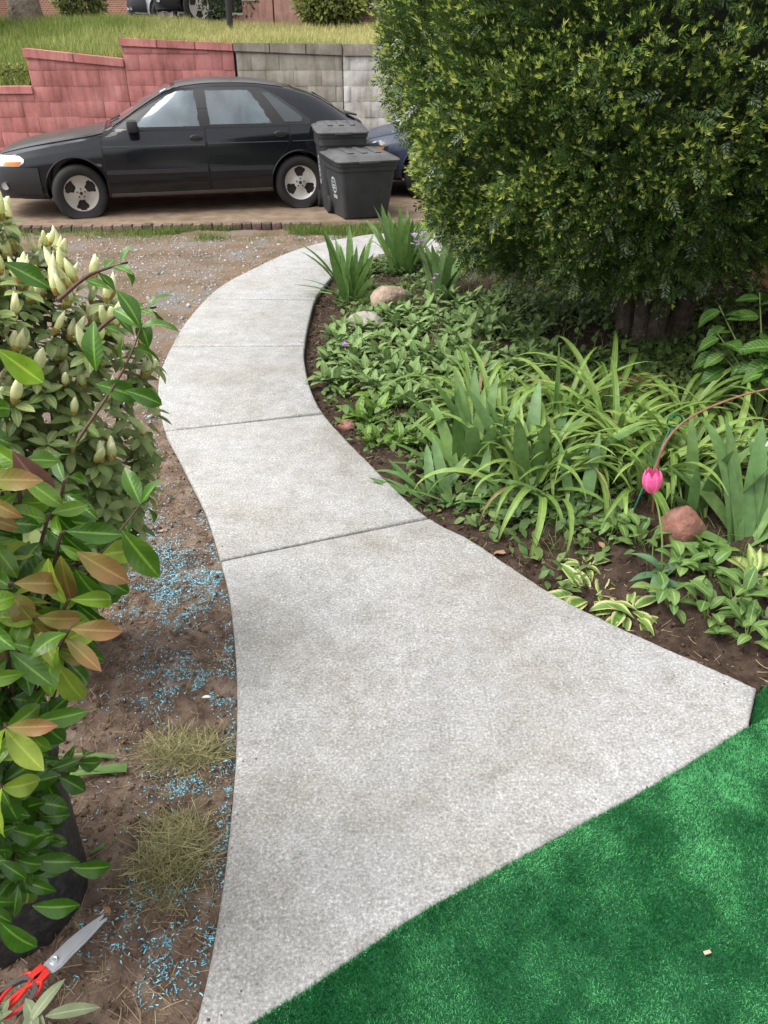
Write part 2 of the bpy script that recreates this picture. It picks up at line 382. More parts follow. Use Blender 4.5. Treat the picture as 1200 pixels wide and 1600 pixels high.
_ly = np.array([p.y for p in Lc]); _lx = np.array([p.x for p in Lc]); _ry = np.array([p.y for p in Rc]); _rx = np.array([p.x for p in Rc])
def left_x(y): return np.interp(y, _ly, _lx)
def right_x(y): return np.interp(y, _ry, _rx)

# ---- soil: one fine sheet either side of the path
def soil_h(x, y):
    h = -0.040 + 0.030 * (fbm(x * 5, y * 5, 3, 4) - 0.5) + 0.034 * (fbm(x * 26, y * 26, 9, 3) - 0.5)
    return h
def grid_lines(segs):
    out = []
    for a, b, d in segs: out += list(np.arange(a, b - 1e-6, d))
    return np.array(out + [segs[-1][1]])
def sheet(name, xs, ys, hf, keep, mat):
    X, Y = np.meshgrid(xs, ys); Z = hf(X, Y); n, m = X.shape
    V = np.stack([X.ravel(), Y.ravel(), Z.ravel()], 1); idx = np.arange(n * m).reshape(n, m)
    F = np.stack([idx[:-1, :-1].ravel(), idx[:-1, 1:].ravel(), idx[1:, 1:].ravel(), idx[1:, :-1].ravel()], 1)
    cx = V[F].mean(1); F = F[keep(cx[:, 0], cx[:, 1])]
    us = np.unique(F); mp = np.zeros(len(V), int); mp[us] = np.arange(len(us))
    return put(name, mk(name, V[us], mp[F], mat, True))
mid_x = lambda y: 0.5 * (left_x(y) + right_x(np.maximum(y, 1.65)))
def far_h(x, y): return -0.040 + 0.03 * (fbm(x * 3, y * 3, 5, 4) - 0.5) + 0.016 * (fbm(x * 20, y * 20, 6, 2) - 0.5) - 0.018 * np.clip((y - 7.5) / 1.5, 0, 1)
def left_h(x, y):
    t = np.clip((y - 5.0) / 1.0, 0, 1); return soil_h(x, y) * (1 - t) + far_h(x, y) * t
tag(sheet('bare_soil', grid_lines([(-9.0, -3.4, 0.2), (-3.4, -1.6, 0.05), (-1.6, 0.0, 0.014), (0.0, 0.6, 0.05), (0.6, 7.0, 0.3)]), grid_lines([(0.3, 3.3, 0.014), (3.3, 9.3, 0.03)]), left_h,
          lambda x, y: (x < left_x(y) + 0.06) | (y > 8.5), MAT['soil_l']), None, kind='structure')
def bed_h(x, y):
    rise = 0.10 * np.clip((x - right_x(y) - 0.05) / 1.2, 0, 1)
    return soil_h(x, y) - 0.012 + rise + 0.02 * (fbm(x * 9, y * 9, 21, 2) - 0.5)
tag(sheet('garden_soil', grid_lines([(-0.7, 1.6, 0.02), (1.6, 5.2, 0.06)]), grid_lines([(1.2, 4.2, 0.02), (4.2, 7.9, 0.04)]), bed_h,
          lambda x, y: (x > right_x(y) - 0.07) & ((y > 1.75) | (x > 1.0)), MAT['soil_r']), None, kind='structure')
def GB(x, y):                                               # a point of the photograph on the bed's surface
    p = G(x, y, -0.03)
    for _ in range(3): p = G(x, y, float(bed_h(p.x, p.y)))
    return p

# ---- driveway with its brick edging
EA, EB = Vector((-6.2, 8.86, 0)), Vector((-0.70, 9.22, 0)); ed = (EB - EA).normalized(); en = Vector((-ed.y, ed.x, 0))
def drive():
    xs = np.linspace(-12, 8, 120); ys = np.linspace(0.115, 5, 40); V = []; F = []
    for j, dy in enumerate(ys):
        for i, x in enumerate(xs):
            y0 = EA.y + (x - EA.x) * ed.y / ed.x
            if x > -0.7: y0 = max(y0, 9.24)
            V.append((x, y0 + dy * (13.05 - y0) / 5.0 if j else y0 + dy, 0))
    V = np.array(V); V[:, 2] = -0.006 + 0.012 * (fbm(V[:, 0] * 2, V[:, 1] * 2, 31, 3) - 0.5)
    n = len(xs)
    for j in range(len(ys) - 1):
        for i in range(n - 1): F.append([j * n + i, j * n + i + 1, (j + 1) * n + i + 1, (j + 1) * n + i])
    b = len(V); V = np.vstack([V, V[:n] - np.array([0, 0, 0.12])])
    for i in range(n - 1): F.append([b + i, b + i + 1, i + 1, i])
    return put('driveway', mk('driveway', V, F, MAT['drive'], True))
tag(drive(), None, kind='structure')
MAT['brick_edge'] = pm('old_brick', [(0.085, 0.058, 0.048), (0.135, 0.09, 0.075), (0.19, 0.145, 0.125)], 25, 0.9, 0.6, 90, rnd=0.35)
bk = MB().box((0, 0, 0), (0.098, 0.115, 0.085), bev=0.007).mesh('edging_brick', MAT['brick_edge'])
edging = thing('brick_edging', 'low row of small dark bricks edging the driveway in front of the black car', 'edging', EA)
L_ = (EB - EA).length; nb = int(L_ / 0.112)
for i in range(nb):
    p = EA + ed * (0.112 * (i + 0.5)) + en * 0.058 + Vector((0, 0, -0.038 + random.uniform(-0.008, 0.006)))
    wput('brick', bk, edging, Matrix.Translation(p) @ Euler((random.uniform(-.05, .05), random.uniform(-.05, .05), math.atan2(ed.y, ed.x) + random.uniform(-.06, .06))).to_matrix().to_4x4() @ Matrix.Diagonal((random.uniform(.9, 1.03), 1, 1, 1)))

# ---- retaining wall: painted block on the left, bare block on the right
def wallmat(name, cols, chip=None, cs=(0.05, 0.035, 0.03)):
    m, t, b, o = nt_new(name); co = coords(t, True)
    n = nd(t, 'ShaderNodeTexNoise', {'Vector': co, 'Scale': 2.4, 'Detail': 8, 'Roughness': 0.68})
    mp = nd(t, 'ShaderNodeMapping', {'Vector': co, 'Scale': (6.0, 1.0, 0.7)})
    st = nd(t, 'ShaderNodeTexNoise', {'Vector': mp.outputs[0], 'Scale': 1.6, 'Detail': 6, 'Roughness': 0.7})
    k = len(cols); c = ramp(t, n.outputs['Fac'], [(0.3 + 0.4 * i / (k - 1), x) for i, x in enumerate(cols)])
    c2 = ramp(t, st.outputs['Fac'], [(0.34, (0.62, 0.60, 0.57)), (0.52, (1, 1, 1)), (0.68, (1.12, 1.12, 1.1))]); c = mixc(t, 0.8, c, c2, 'MULTIPLY')
    oi = nd(t, 'ShaderNodeObjectInfo'); mr = nd(t, 'ShaderNodeMapRange', {'Value': oi.outputs['Random'], 'To Min': 0.93, 'To Max': 1.06})
    c = nd(t, 'ShaderNodeHueSaturation', {'Color': c, 'Value': mr.outputs[0]}).outputs[0]
    if chip:
        ch = nd(t, 'ShaderNodeTexNoise', {'Vector': co, 'Scale': 4.5, 'Detail': 7, 'Roughness': 0.7})
        f = nd(t, 'ShaderNodeMapRange', {'Value': ch.outputs['Fac'], 'From Min': chip, 'From Max': chip + 0.02}).outputs[0]; c = mixc(t, f, c, cs)
    t.links.new(c, b.inputs['Base Color']); b.inputs['Roughness'].default_value = 0.9; b.inputs['Specular IOR Level'].default_value = 0.2
    n2 = nd(t, 'ShaderNodeTexNoise', {'Vector': co, 'Scale': 45.0, 'Detail': 5})
    bp = nd(t, 'ShaderNodeBump', {'Height': n2.outputs['Fac'], 'Strength': 0.5, 'Distance': 0.006}); t.links.new(bp.outputs[0], b.inputs['Normal'])
    return m
MAT['red_wall'] = wallmat('red_masonry_paint', [(0.31, 0.115, 0.105), (0.41, 0.165, 0.155), (0.47, 0.22, 0.205)], 0.68)
MAT['red_cap'] = wallmat('red_coping_paint', [(0.30, 0.11, 0.10), (0.40, 0.16, 0.15), (0.46, 0.21, 0.195)])
MAT['grey_wall'] = wallmat('bare_block', [(0.20, 0.175, 0.14), (0.31, 0.28, 0.235), (0.42, 0.39, 0.34)])
MAT['white_wall'] = wallmat('limed_block', [(0.27, 0.245, 0.21), (0.46, 0.44, 0.41), (0.60, 0.59, 0.57)])
MAT['grey_cap'] = wallmat('weathered_coping', [(0.13, 0.11, 0.09), (0.22, 0.19, 0.16), (0.33, 0.30, 0.265)])
WY = 13.0
wall = thing('retaining_wall', 'stepped block retaining wall, red painted on the left and bare grey on the right, behind the black car', 'wall', (0, WY, 0))
BH, BL = 0.2032, 0.4064
blk = {}
for kk in ('red_wall', 'grey_wall', 'white_wall'):
    blk[kk] = MB().box((0, 0, 0), (BL - 0.005, 0.181, BH - 0.005), bev=0.004).mesh('block', MAT[kk])
# section: x0, x1, cap underside at x0 / x1, cap thickness at x0 / x1, material
SEC = [(-9.4, -5.17, 1.10, 1.12, 0.10, 0.10, 'red'), (-5.21, -3.77, 1.585, 1.46, 0.115, 0.105, 'red'), (-3.80, -2.17, 1.725, 1.66, 0.10, 0.10, 'red'),
       (-2.165, -0.6, 1.66, 1.605, 0.105, 0.15, 'grey')]
def wall_part(x0, x1, top0, top1, kind, y0=WY, ang=0.0, ox=0.0):
    put('wall_core', MB().add(*_core(x0, x1, top0, top1)).mesh('wall_core', MAT[kind], False), wall, Matrix.Translation((ox, 0, 0)) @ Matrix.Rotation(ang, 4, 'Z'))
    k = 0
    while (k + 1) * BH < max(top0, top1) + 0.19:
        off = (k % 2) * BL / 2 - 0.1; x = math.floor((x0 - off) / BL) * BL + off
        while x < x1:
            a, b = max(x, x0), min(x + BL, x1); w = b - a
            if w > 0.05:
                tp = min(top0 + (top1 - top0) * (a - x0) / (x1 - x0), top0 + (top1 - top0) * (b - x0) / (x1 - x0))
                zc = k * BH + BH / 2; hh = BH
                if k * BH + BH > tp: hh = tp - k * BH; zc = k * BH + hh / 2
                if hh > 0.04:
                    put('block', blk[kind], wall, Matrix.Translation((ox, 0, 0)) @ Matrix.Rotation(ang, 4, 'Z') @ Matrix.Translation(((a + b) / 2 , random.uniform(-0.007, 0.003), zc)) @ Matrix.Diagonal((w / BL, 1, hh / BH, 1)))
            x += BL
        k += 1
def _core(x0, x1, t0, t1):
    V = [(x0, -.088, -.2), (x1, -.088, -.2), (x1, .12, -.2), (x0, .12, -.2), (x0, -.088, t0), (x1, -.088, t1), (x1, .12, t1), (x0, .12, t0)]
    return V, [[0, 3, 2, 1], [4, 5, 6, 7], [0, 1, 5, 4], [1, 2, 6, 5], [2, 3, 7, 6], [3, 0, 4, 7]]
def caps(x0, x1, b0, b1, t0, t1, mat, ang=0.0, ox=0.0):
    n = max(2, round((x1 - x0) / 0.62)); zz = lambda x: (b0 + (b1 - b0) * (x - x0) / (x1 - x0), t0 + (t1 - t0) * (x - x0) / (x1 - x0))
    for i in range(n):
        a = x0 + (x1 - x0) * i / n + 0.003; b = x0 + (x1 - x0) * (i + 1) / n - 0.003
        (za, ta), (zb_, tb) = zz(a), zz(b); j = random.uniform(-0.004, 0.004)
        V = [(a, -.125 + j, za), (b, -.125 + j, zb_), (b, .15, zb_), (a, .15, za), (a, -.12 + j, za + ta), (b, -.12 + j, zb_ + tb), (b, .15, zb_ + tb), (a, .15, za + ta)]
        bm = bmesh.new(); vs = [bm.verts.new(v) for v in V]
        for f in [[0, 3, 2, 1], [4, 5, 6, 7], [0, 1, 5, 4], [1, 2, 6, 5], [2, 3, 7, 6], [3, 0, 4, 7]]: bm.faces.new([vs[q] for q in f])
        bmesh.ops.bevel(bm, geom=list(bm.edges), offset=0.008, segments=2, affect='EDGES')
        me = bpy.data.meshes.new('coping_stone'); bm.to_mesh(me); bm.free(); me.materials.append(MAT[mat])
        put('coping_stone', me, wall, Matrix.Translation((ox, 0, 0)) @ Matrix.Rotation(ang, 4, 'Z'))
for (x0, x1, b0, b1, t0, t1, kd) in SEC:
    wall_part(x0 + 0.03, x1 - 0.006, b0 - 0.003, b1 - 0.003, kd + '_wall'); caps(x0, x1, b0, b1, t0, t1, kd + '_cap')
# the right wing turns a little towards the viewer
wall_part(0.0, 4.8, 1.595, 1.60, 'white_wall', ang=R(-9), ox=-0.58); caps(0.012, 4.8, 1.60, 1.605, 0.15, 0.15, 'grey_cap', R(-9), -0.58)

# ---- terrace above the wall
def wall_top(x): return np.interp(x, [-40, -9.4, -5.3, -5.15, -3.86, -3.72, -2.2, -0.6, 5, 40], [1.0, 1.15, 1.17, 1.63, 1.54, 1.77, 1.72, 1.70, 1.70, 1.7])
def terr_h(x, y):
    t = np.clip((y - 13.0) / 4.5, 0, 1); t = t * t * (3 - 2 * t)
    lim = 1.98 + 0.10 * np.clip((-2 - x) / 3, 0, 1)
    return wall_top(x) * (1 - t) + lim * t + 0.06 * (fbm(x * 1.2, y * 1.2, 41, 3) - 0.5) * np.clip((y - 13.1) * 2, 0, 1) - 0.0
MAT['terrace'] = pm('terrace_turf', [(0.10, 0.125, 0.035), (0.15, 0.165, 0.05), (0.25, 0.225, 0.09)], 3, 0.95, 0.5, 40, True)
MAT['asphalt'] = pm('asphalt', [(0.045, 0.045, 0.047), (0.07, 0.07, 0.07)], 8, 0.9, 0.3, 150, True)
tag(sheet('terrace', grid_lines([(-60, -10, 2.0), (-10, 3, 0.07), (3, 60, 2.0)]), grid_lines([(13.10, 13.2, 0.05), (13.2, 19, 0.2), (19, 120, 6.0)]), terr_h, lambda x, y: y > 0, MAT['terrace']), None, kind='structure')
tag(put('road', mk('road', [(-60, 19.6, 2.13), (60, 19.6, 2.13), (60, 26, 2.15), (-60, 26, 2.15)], [[0, 1, 2, 3]], MAT['asphalt'], False)), None, kind='structure')

# ---- grass blades
BLV = np.array([(-0.5, 0, 0), (0.5, 0, 0), (0.32, 0.10, 0.55), (-0.32, 0.10, 0.55), (0.0, 0.34, 1.0)])
BT = np.array([(0, 1, 2), (0, 2, 3), (3, 2, 4)])
def blades(name, x, y, z, h, w, mat, lean=0.35, tint=None):
    n = len(x); az = RNG.uniform(0, 2 * math.pi, n); ln = np.abs(RNG.normal(0, lean, n))
    d = np.stack([np.cos(az) * np.sin(ln), np.sin(az) * np.sin(ln), np.cos(ln)], 1)
    rot = frames(d, RNG.uniform(0, 6.28, n), None, np.stack([w, h, h], 1))
    return put(name, scatter(name, BLV, BT, np.stack([x, y, z], 1), rot, mat, RNG.uniform(0, 1, n) if tint is None else tint, None, False))
MAT['grass_y'] = leafm('dry_meadow_grass', (0.19, 0.26, 0.06), (0.52, 0.47, 0.21), 0.7, 0.3, tint=True, spec=0.2)
MAT['grass_g'] = leafm('young_grass', (0.075, 0.15, 0.03), (0.22, 0.27, 0.08), 0.6, 0.3, tint=True, spec=0.2)
n = 60000; x = RNG.uniform(-7.5, 1.6, n); y = 13.16 + RNG.beta(1, 1.6, n) * 6.0; dens = fbm(x * 1.1, y * 1.1, 51, 3); k = RNG.uniform(0, 1, n) < dens * 1.6; x, y = x[k], y[k]
dry = np.clip(0.36 + 0.55 * (x + 4.2) / 4.5 + 0.9 * (fbm(x * 0.8, y * 0.8, 52, 3) - 0.5) + RNG.normal(0, 0.18, len(x)), 0, 1)
hh = RNG.uniform(0.07, 0.20, len(x)) * np.where(x < -3.6, 1.15, 0.85)
tag(blades('terrace_grass', x, y, terr_h(x, y) - 0.01, hh, RNG.uniform(0.008, 0.016, len(x)), MAT['grass_y'], 0.3, dry), 'tall yellow green meadow grass on the terrace above the block wall', 'grass', kind='stuff')
# lawn remnants before the driveway
n = 42000; x = RNG.uniform(-4.2, 2.5, n); y0 = EA.y + (x - EA.x) * ed.y / ed.x; y = np.minimum(y0, 9.26) - 0.01 - RNG.beta(1, 2.2, n) * 0.75
dens = np.clip((fbm(x * 1.6 + 3, y * 3.0, 61, 3) - 0.37) * 5, 0, 1) * np.clip((x + 3.1) / 1.2, 0.12, 1) * np.clip((y - 8.35) * 3, 0, 1)
k = (RNG.uniform(0, 1, n) < dens) & ~inpoly(x, y, PPOLY); x, y = x[k], y[k]
tag(blades('lawn_grass', x, y, left_h(x, y) - 0.004, RNG.uniform(0.03, 0.11, len(x)), RNG.uniform(0.004, 0.008, len(x)), MAT['grass_g'], 0.45), 'thin strip of short green grass in front of the brick edging and bins', 'grass', kind='stuff')

# ---- artificial turf carpet
MAT['turf_back'] = pm('turf_backing', [(0.004, 0.05, 0.018), (0.006, 0.08, 0.028)], 60, 0.9, 0.3, 200)
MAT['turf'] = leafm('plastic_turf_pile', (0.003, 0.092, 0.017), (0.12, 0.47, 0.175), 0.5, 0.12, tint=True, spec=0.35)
tpoly = [p for p in turf_edge] + [Vector((-0.9, -0.6, 0)), Vector((2.2, -0.6, 0)), Vector((2.2, 2.02, 0)), Vector((1.6, 1.86, 0)), Vector((1.175, 1.678, 0))]
TZ = -0.010
turf = put('turf_carpet', slab_mesh([p + Vector((0, 0, TZ)) for p in tpoly], 'turf_carpet', 0.003, 0.03)); turf.data.materials[0] = MAT['turf_back']
tag(turf, 'bright green artificial turf carpet lying across the near end of the path', 'turf')
TP = [(p.x, p.y) for p in tpoly]
n = 460000; x = RNG.uniform(-0.45, 1.42, n); y = RNG.uniform(0.5, 1.86, n); k = inpoly(x, y, TP) & (x < 0.46 * np.hypot(y, 1.1) + 0.35); x, y = x[k], y[k]; n = len(x)
nx = (fbm(x * 3.2, y * 3.2, 71, 2) - 0.5) * 1.5; ny = (fbm(x * 3.2 + 40, y * 3.2, 72, 2) - 0.5) * 1.5
d = np.stack([nx + RNG.normal(0, 0.55, n), ny + RNG.normal(0, 0.55, n), np.ones(n)], 1)
w = RNG.uniform(0.0009, 0.0019, n); h = RNG.uniform(0.005, 0.010, n)
pile_light = np.clip(0.30 + 1.7 * (fbm(x * 8.5 + 7, y * 8.5, 74, 4) - 0.46) + 0.9 * (fbm(x * 3.0 + 7, y * 3.0, 75, 2) - 0.5) + RNG.uniform(-.38, .38, n), 0, 1)  # light caught by leaning pile put into the tint as paler patches
QV = np.array([(-0.5, 0, 0), (0.5, 0, 0), (0.4, 0.12, 1.0), (-0.4, 0.12, 1.0)]); QF = np.array([(0, 1, 2, 3)])
_ne = 5200; _ei = RNG.integers(0, len(turf_edge) - 1, _ne); _ef = RNG.uniform(0, 1, _ne)   # frayed front edge
_ea = np.array([tuple(p) for p in turf_edge]); _ep = _ea[_ei] * (1 - _ef[:, None]) + _ea[_ei + 1] * _ef[:, None]; x[:_ne] = _ep[:, 0] + RNG.normal(0, .003, _ne); y[:_ne] = _ep[:, 1] - .002 + RNG.normal(0, .003, _ne)
d[:_ne, 0] += RNG.normal(-.5, .5, _ne); d[:_ne, 1] += RNG.normal(.9, .5, _ne); h[:_ne] *= RNG.uniform(1.0, 1.7, _ne)
pile = put('pile', scatter('pile', QV, QF, np.stack([x, y, np.full(n, TZ - 0.001)], 1), frames(d, RNG.uniform(0, 6.28, n), None, np.stack([w, h, h], 1)), MAT['turf'], pile_light, None, False), turf); pile['kind'] = 'stuff'
# second strip of turf, its shade put into a darker tint, standing up against the bed at the slab's corner
fl = thing('turf_strip', 'dark green strip of turf lying lower beside the slab corner at the right edge', 'turf', (1.3, 1.72, -0.05))
sp_ = [(1.112, 1.640), (1.196, 1.800), (1.26, 1.86), (1.75, 2.02), (1.75, 1.70)]
put('backing', slab_mesh([Vector((q[0] - 1.3, q[1] - 1.72, 0)) for q in sp_], 'backing', 0.002, 0.03), fl).data.materials[0] = MAT['turf_back']
n = 60000; x = RNG.uniform(1.1, 1.6, n); y = RNG.uniform(1.6, 2.0, n); k = inpoly(x, y, sp_); x, y = x[k], y[k]; n = len(x)
d = np.stack([RNG.normal(.3, .4, n), RNG.normal(.3, .4, n), np.ones(n)], 1)
o = put('pile', scatter('pile', QV, QF, np.stack([x - 1.3, y - 1.72, np.zeros(n)], 1), frames(d, RNG.uniform(0, 6.28, n), None, np.stack([RNG.uniform(0.0009, 0.0018, n)] + [RNG.uniform(0.007, 0.012, n)] * 2, 1)), MAT['turf'], RNG.uniform(0, 0.3, n), None, False), fl); o['kind'] = 'stuff'
# ================================================================ THE BLACK HATCHBACK (s runs from the front axle to the rear, y away from the viewer)
def carpaint(name, col, rough=0.22, dust=0.0):
    m, t, b, o = nt_new(name); co = coords(t, False)
    n = nd(t, 'ShaderNodeTexNoise', {'Vector': co, 'Scale': 5.0, 'Detail': 6, 'Roughness': 0.65})
    c = mixc(t, nd(t, 'ShaderNodeMapRange', {'Value': n.outputs['Fac'], 'From Min': 0.35, 'From Max': 0.75, 'To Min': dust * 0.45, 'To Max': dust}).outputs[0], col, (0.24, 0.215, 0.18))
    t.links.new(c, b.inputs['Base Color'])
    t.links.new(nd(t, 'ShaderNodeMapRange', {'Value': n.outputs['Fac'], 'To Min': rough, 'To Max': rough + 0.16}).outputs[0], b.inputs['Roughness'])
    b.inputs['Coat Weight'].default_value = 0.12 * (1 - dust); b.inputs['Coat Roughness'].default_value = 0.05; b.inputs['Specular IOR Level'].default_value = 0.42
    return m
def simple(name, col, rough=0.5, metal=0.0, spec=0.5, emit=None): 
    return pm(name, [tuple(x * 0.85 for x in col), tuple(min(1, x * 1.12) for x in col)], 9, rough, 0.06, 90, metal=metal, spec=spec)
MAT['paint'] = carpaint('black_paint', (0.005, 0.006, 0.010), 0.05, 0.015)
MAT['paint_top'] = carpaint('dusty_black_paint', (0.011, 0.011, 0.013), 0.26, 0.20)
MAT['trim'] = simple('black_trim', (0.016, 0.016, 0.017), 0.55)
MAT['bumper'] = simple('bumper_plastic', (0.022, 0.023, 0.027), 0.5)
MAT['sill'] = simple('grey_sill', (0.17, 0.17, 0.175), 0.55)
MAT['strip'] = simple('grey_strip', (0.07, 0.072, 0.078), 0.4)
MAT['seam'] = simple('seam_rubber', (0.004, 0.004, 0.004), 0.8)
MAT['tyre'] = simple('tyre_rubber', (0.030, 0.029, 0.028), 0.85, spec=0.2)
MAT['rim'] = simple('alloy_rim', (0.60, 0.58, 0.55), 0.42, 0.4)
MAT['rim_dirty'] = simple('dirty_alloy_rim', (0.42, 0.385, 0.35), 0.55, 0.3)
MAT['brake'] = simple('brake_dark', (0.035, 0.027, 0.022), 0.8)
MAT['amber'] = simple('amber_lens', (0.75, 0.20, 0.02), 0.2)
MAT['lens'] = simple('clear_lens', (0.62, 0.64, 0.66), 0.12, 0.35)
MAT['redlens'] = simple('red_lens', (0.35, 0.01, 0.01), 0.2)
MAT['sticker'] = simple('sticker', (0.35, 0.55, 0.62), 0.5)
def glassm(name, col, metal=0.55, rough=0.06):
    m, t, b, o = nt_new(name)
    n = nd(t, 'ShaderNodeTexNoise', {'Vector': coords(t, False), 'Scale': 4.0, 'Detail': 4})
    c = mixc(t, n.outputs['Fac'], tuple(x * 0.8 for x in col), tuple(x * 1.15 for x in col)); t.links.new(c, b.inputs['Base Color'])
    b.inputs['Metallic'].default_value = metal; b.inputs['Roughness'].default_value = rough; b.inputs['Specular IOR Level'].default_value = 0.8
    return m
MAT['sideglass'] = None; MAT['glass'] = glassm('tinted_car_glass', (0.30, 0.345, 0.37), 0.7); MAT['glass_d'] = glassm('dark_car_glass', (0.075, 0.085, 0.09), 0.5)
ztop = spl([(-.93, .50), (-.90, .60), (-.85, .665), (-.7, .735), (-.4, .80), (0, .86), (.30, .905), (.42, .935), (.55, 1.0), (.8, 1.145), (1.0, 1.255), (1.15, 1.325), (1.35, 1.375), (1.7, 1.402), (2.0, 1.40), (2.35, 1.37), (2.6, 1.325), (2.9, 1.235), (3.2, 1.115), (3.42, 1.015), (3.5, .985), (3.6, .96), (3.66, .90), (3.69, .75), (3.70, .62)])
wb = spl([(-.93, .50), (-.88, .60), (-.8, .68), (-.6, .765), (-.3, .82), (.1, .845), (.8, .855), (2.0, .855), (2.7, .845), (3.1, .815), (3.4, .77), (3.58, .70), (3.66, .61), (3.70, .50)])
zbelt = spl([(-.93, .46), (-.85, .60), (-.6, .69), (0, .79), (.45, .855), (1.5, .895), (2.5, .925), (3.2, .945), (3.5, .93), (3.66, .84), (3.70, .58)])
wtop = spl([(-.93, .40), (-.85, .52), (-.6, .63), (0, .70), (.40, .715), (.6, .68), (1.0, .61), (1.2, .59), (1.8, .585), (2.4, .57), (2.9, .57), (3.3, .60), (3.5, .62), (3.66, .55), (3.70, .42)])
zbot = spl([(-.93, .27), (-.6, .20), (.5, .185), (3.0, .19), (3.5, .25), (3.70, .36)])
crown = spl([(-.93, .02), (-.6, .045), (.3, .05), (.5, .045), (1.2, .06), (1.8, .065), (2.6, .06), (3.3, .05), (3.5, .03), (3.7, .02)])
def ring(s):
    b, zb, zs, zt, wt_ = float(wb(s)), float(zbot(s)), float(zbelt(s)), float(ztop(s)), float(wtop(s)); cr = float(crown(s)); zt = max(zt, zs + 0.03); ze = max(zt - cr, zs + 0.012); h = zs - zb
    w7 = b * 0.935; pts = [(0, zb), (b * .84, zb), (b * .955, zb + .05), (b * .992, min(.36, zb + .3 * h)), (b, min(.50, zb + .5 * h)), (b * .998, min(.62, zb + .68 * h)), (b * .988, zs - min(.115, .15 * h)), (b * .975, zs - min(.09, .115 * h)), (w7, zs)]
    for f in (0.25, 0.5, 0.75): pts.append((w7 + (wt_ - w7) * f + 0.035 * math.sin(math.pi * f) * min(1, (ze - zs) * 3), zs + (ze - zs) * f))
    pts += [(wt_, ze), (wt_ * .92, ze + (zt - ze) * .45), (wt_ * .70, ze + (zt - ze) * .80), (wt_ * .36, zt - (zt - ze) * .03), (0, zt)]
    return pts
_RC = {}
def ringc(s):
    k = round(float(s), 3)
    if k not in _RC: _RC[k] = ring(k)
    return _RC[k]
def side(s, z):
    p = ringc(s)[1:13]; return float(np.interp(z, [q[1] for q in p], [q[0] for q in p]))
def topz(s, t):
    p = ringc(s)[12:][::-1]; w = p[-1][0]; y = abs(t) * w; return y, float(np.interp(y, [q[0] for q in p], [q[1] for q in p]))
def sideglass():
    m, t, b, o = nt_new('dusty_side_glass'); n = nd(t, 'ShaderNodeTexNoise', {'Vector': coords(t, False), 'Scale': 3.0, 'Detail': 5})
    b.inputs['Base Color'].default_value = (0.34, 0.40, 0.43, 1); b.inputs['Roughness'].default_value = 0.05; b.inputs['Metallic'].default_value = 0.75
    tr = nd(t, 'ShaderNodeBsdfTransparent', {'Color': (0.50, 0.56, 0.56, 1)}); mx = nd(t, 'ShaderNodeMixShader', {0: nd(t, 'ShaderNodeMapRange', {'Value': n.outputs['Fac'], 'From Min': .3, 'From Max': .7, 'To Min': 0.34, 'To Max': 0.60}).outputs[0]})
    t.links.new(tr.outputs[0], mx.inputs[1]); t.links.new(b.outputs[0], mx.inputs[2]); t.links.new(mx.outputs[0], o.inputs[0]); return m
MAT['sideglass'] = sideglass()
MAT['seat'] = simple('grey_seat_cloth', (0.05, 0.05, 0.052), 0.9)
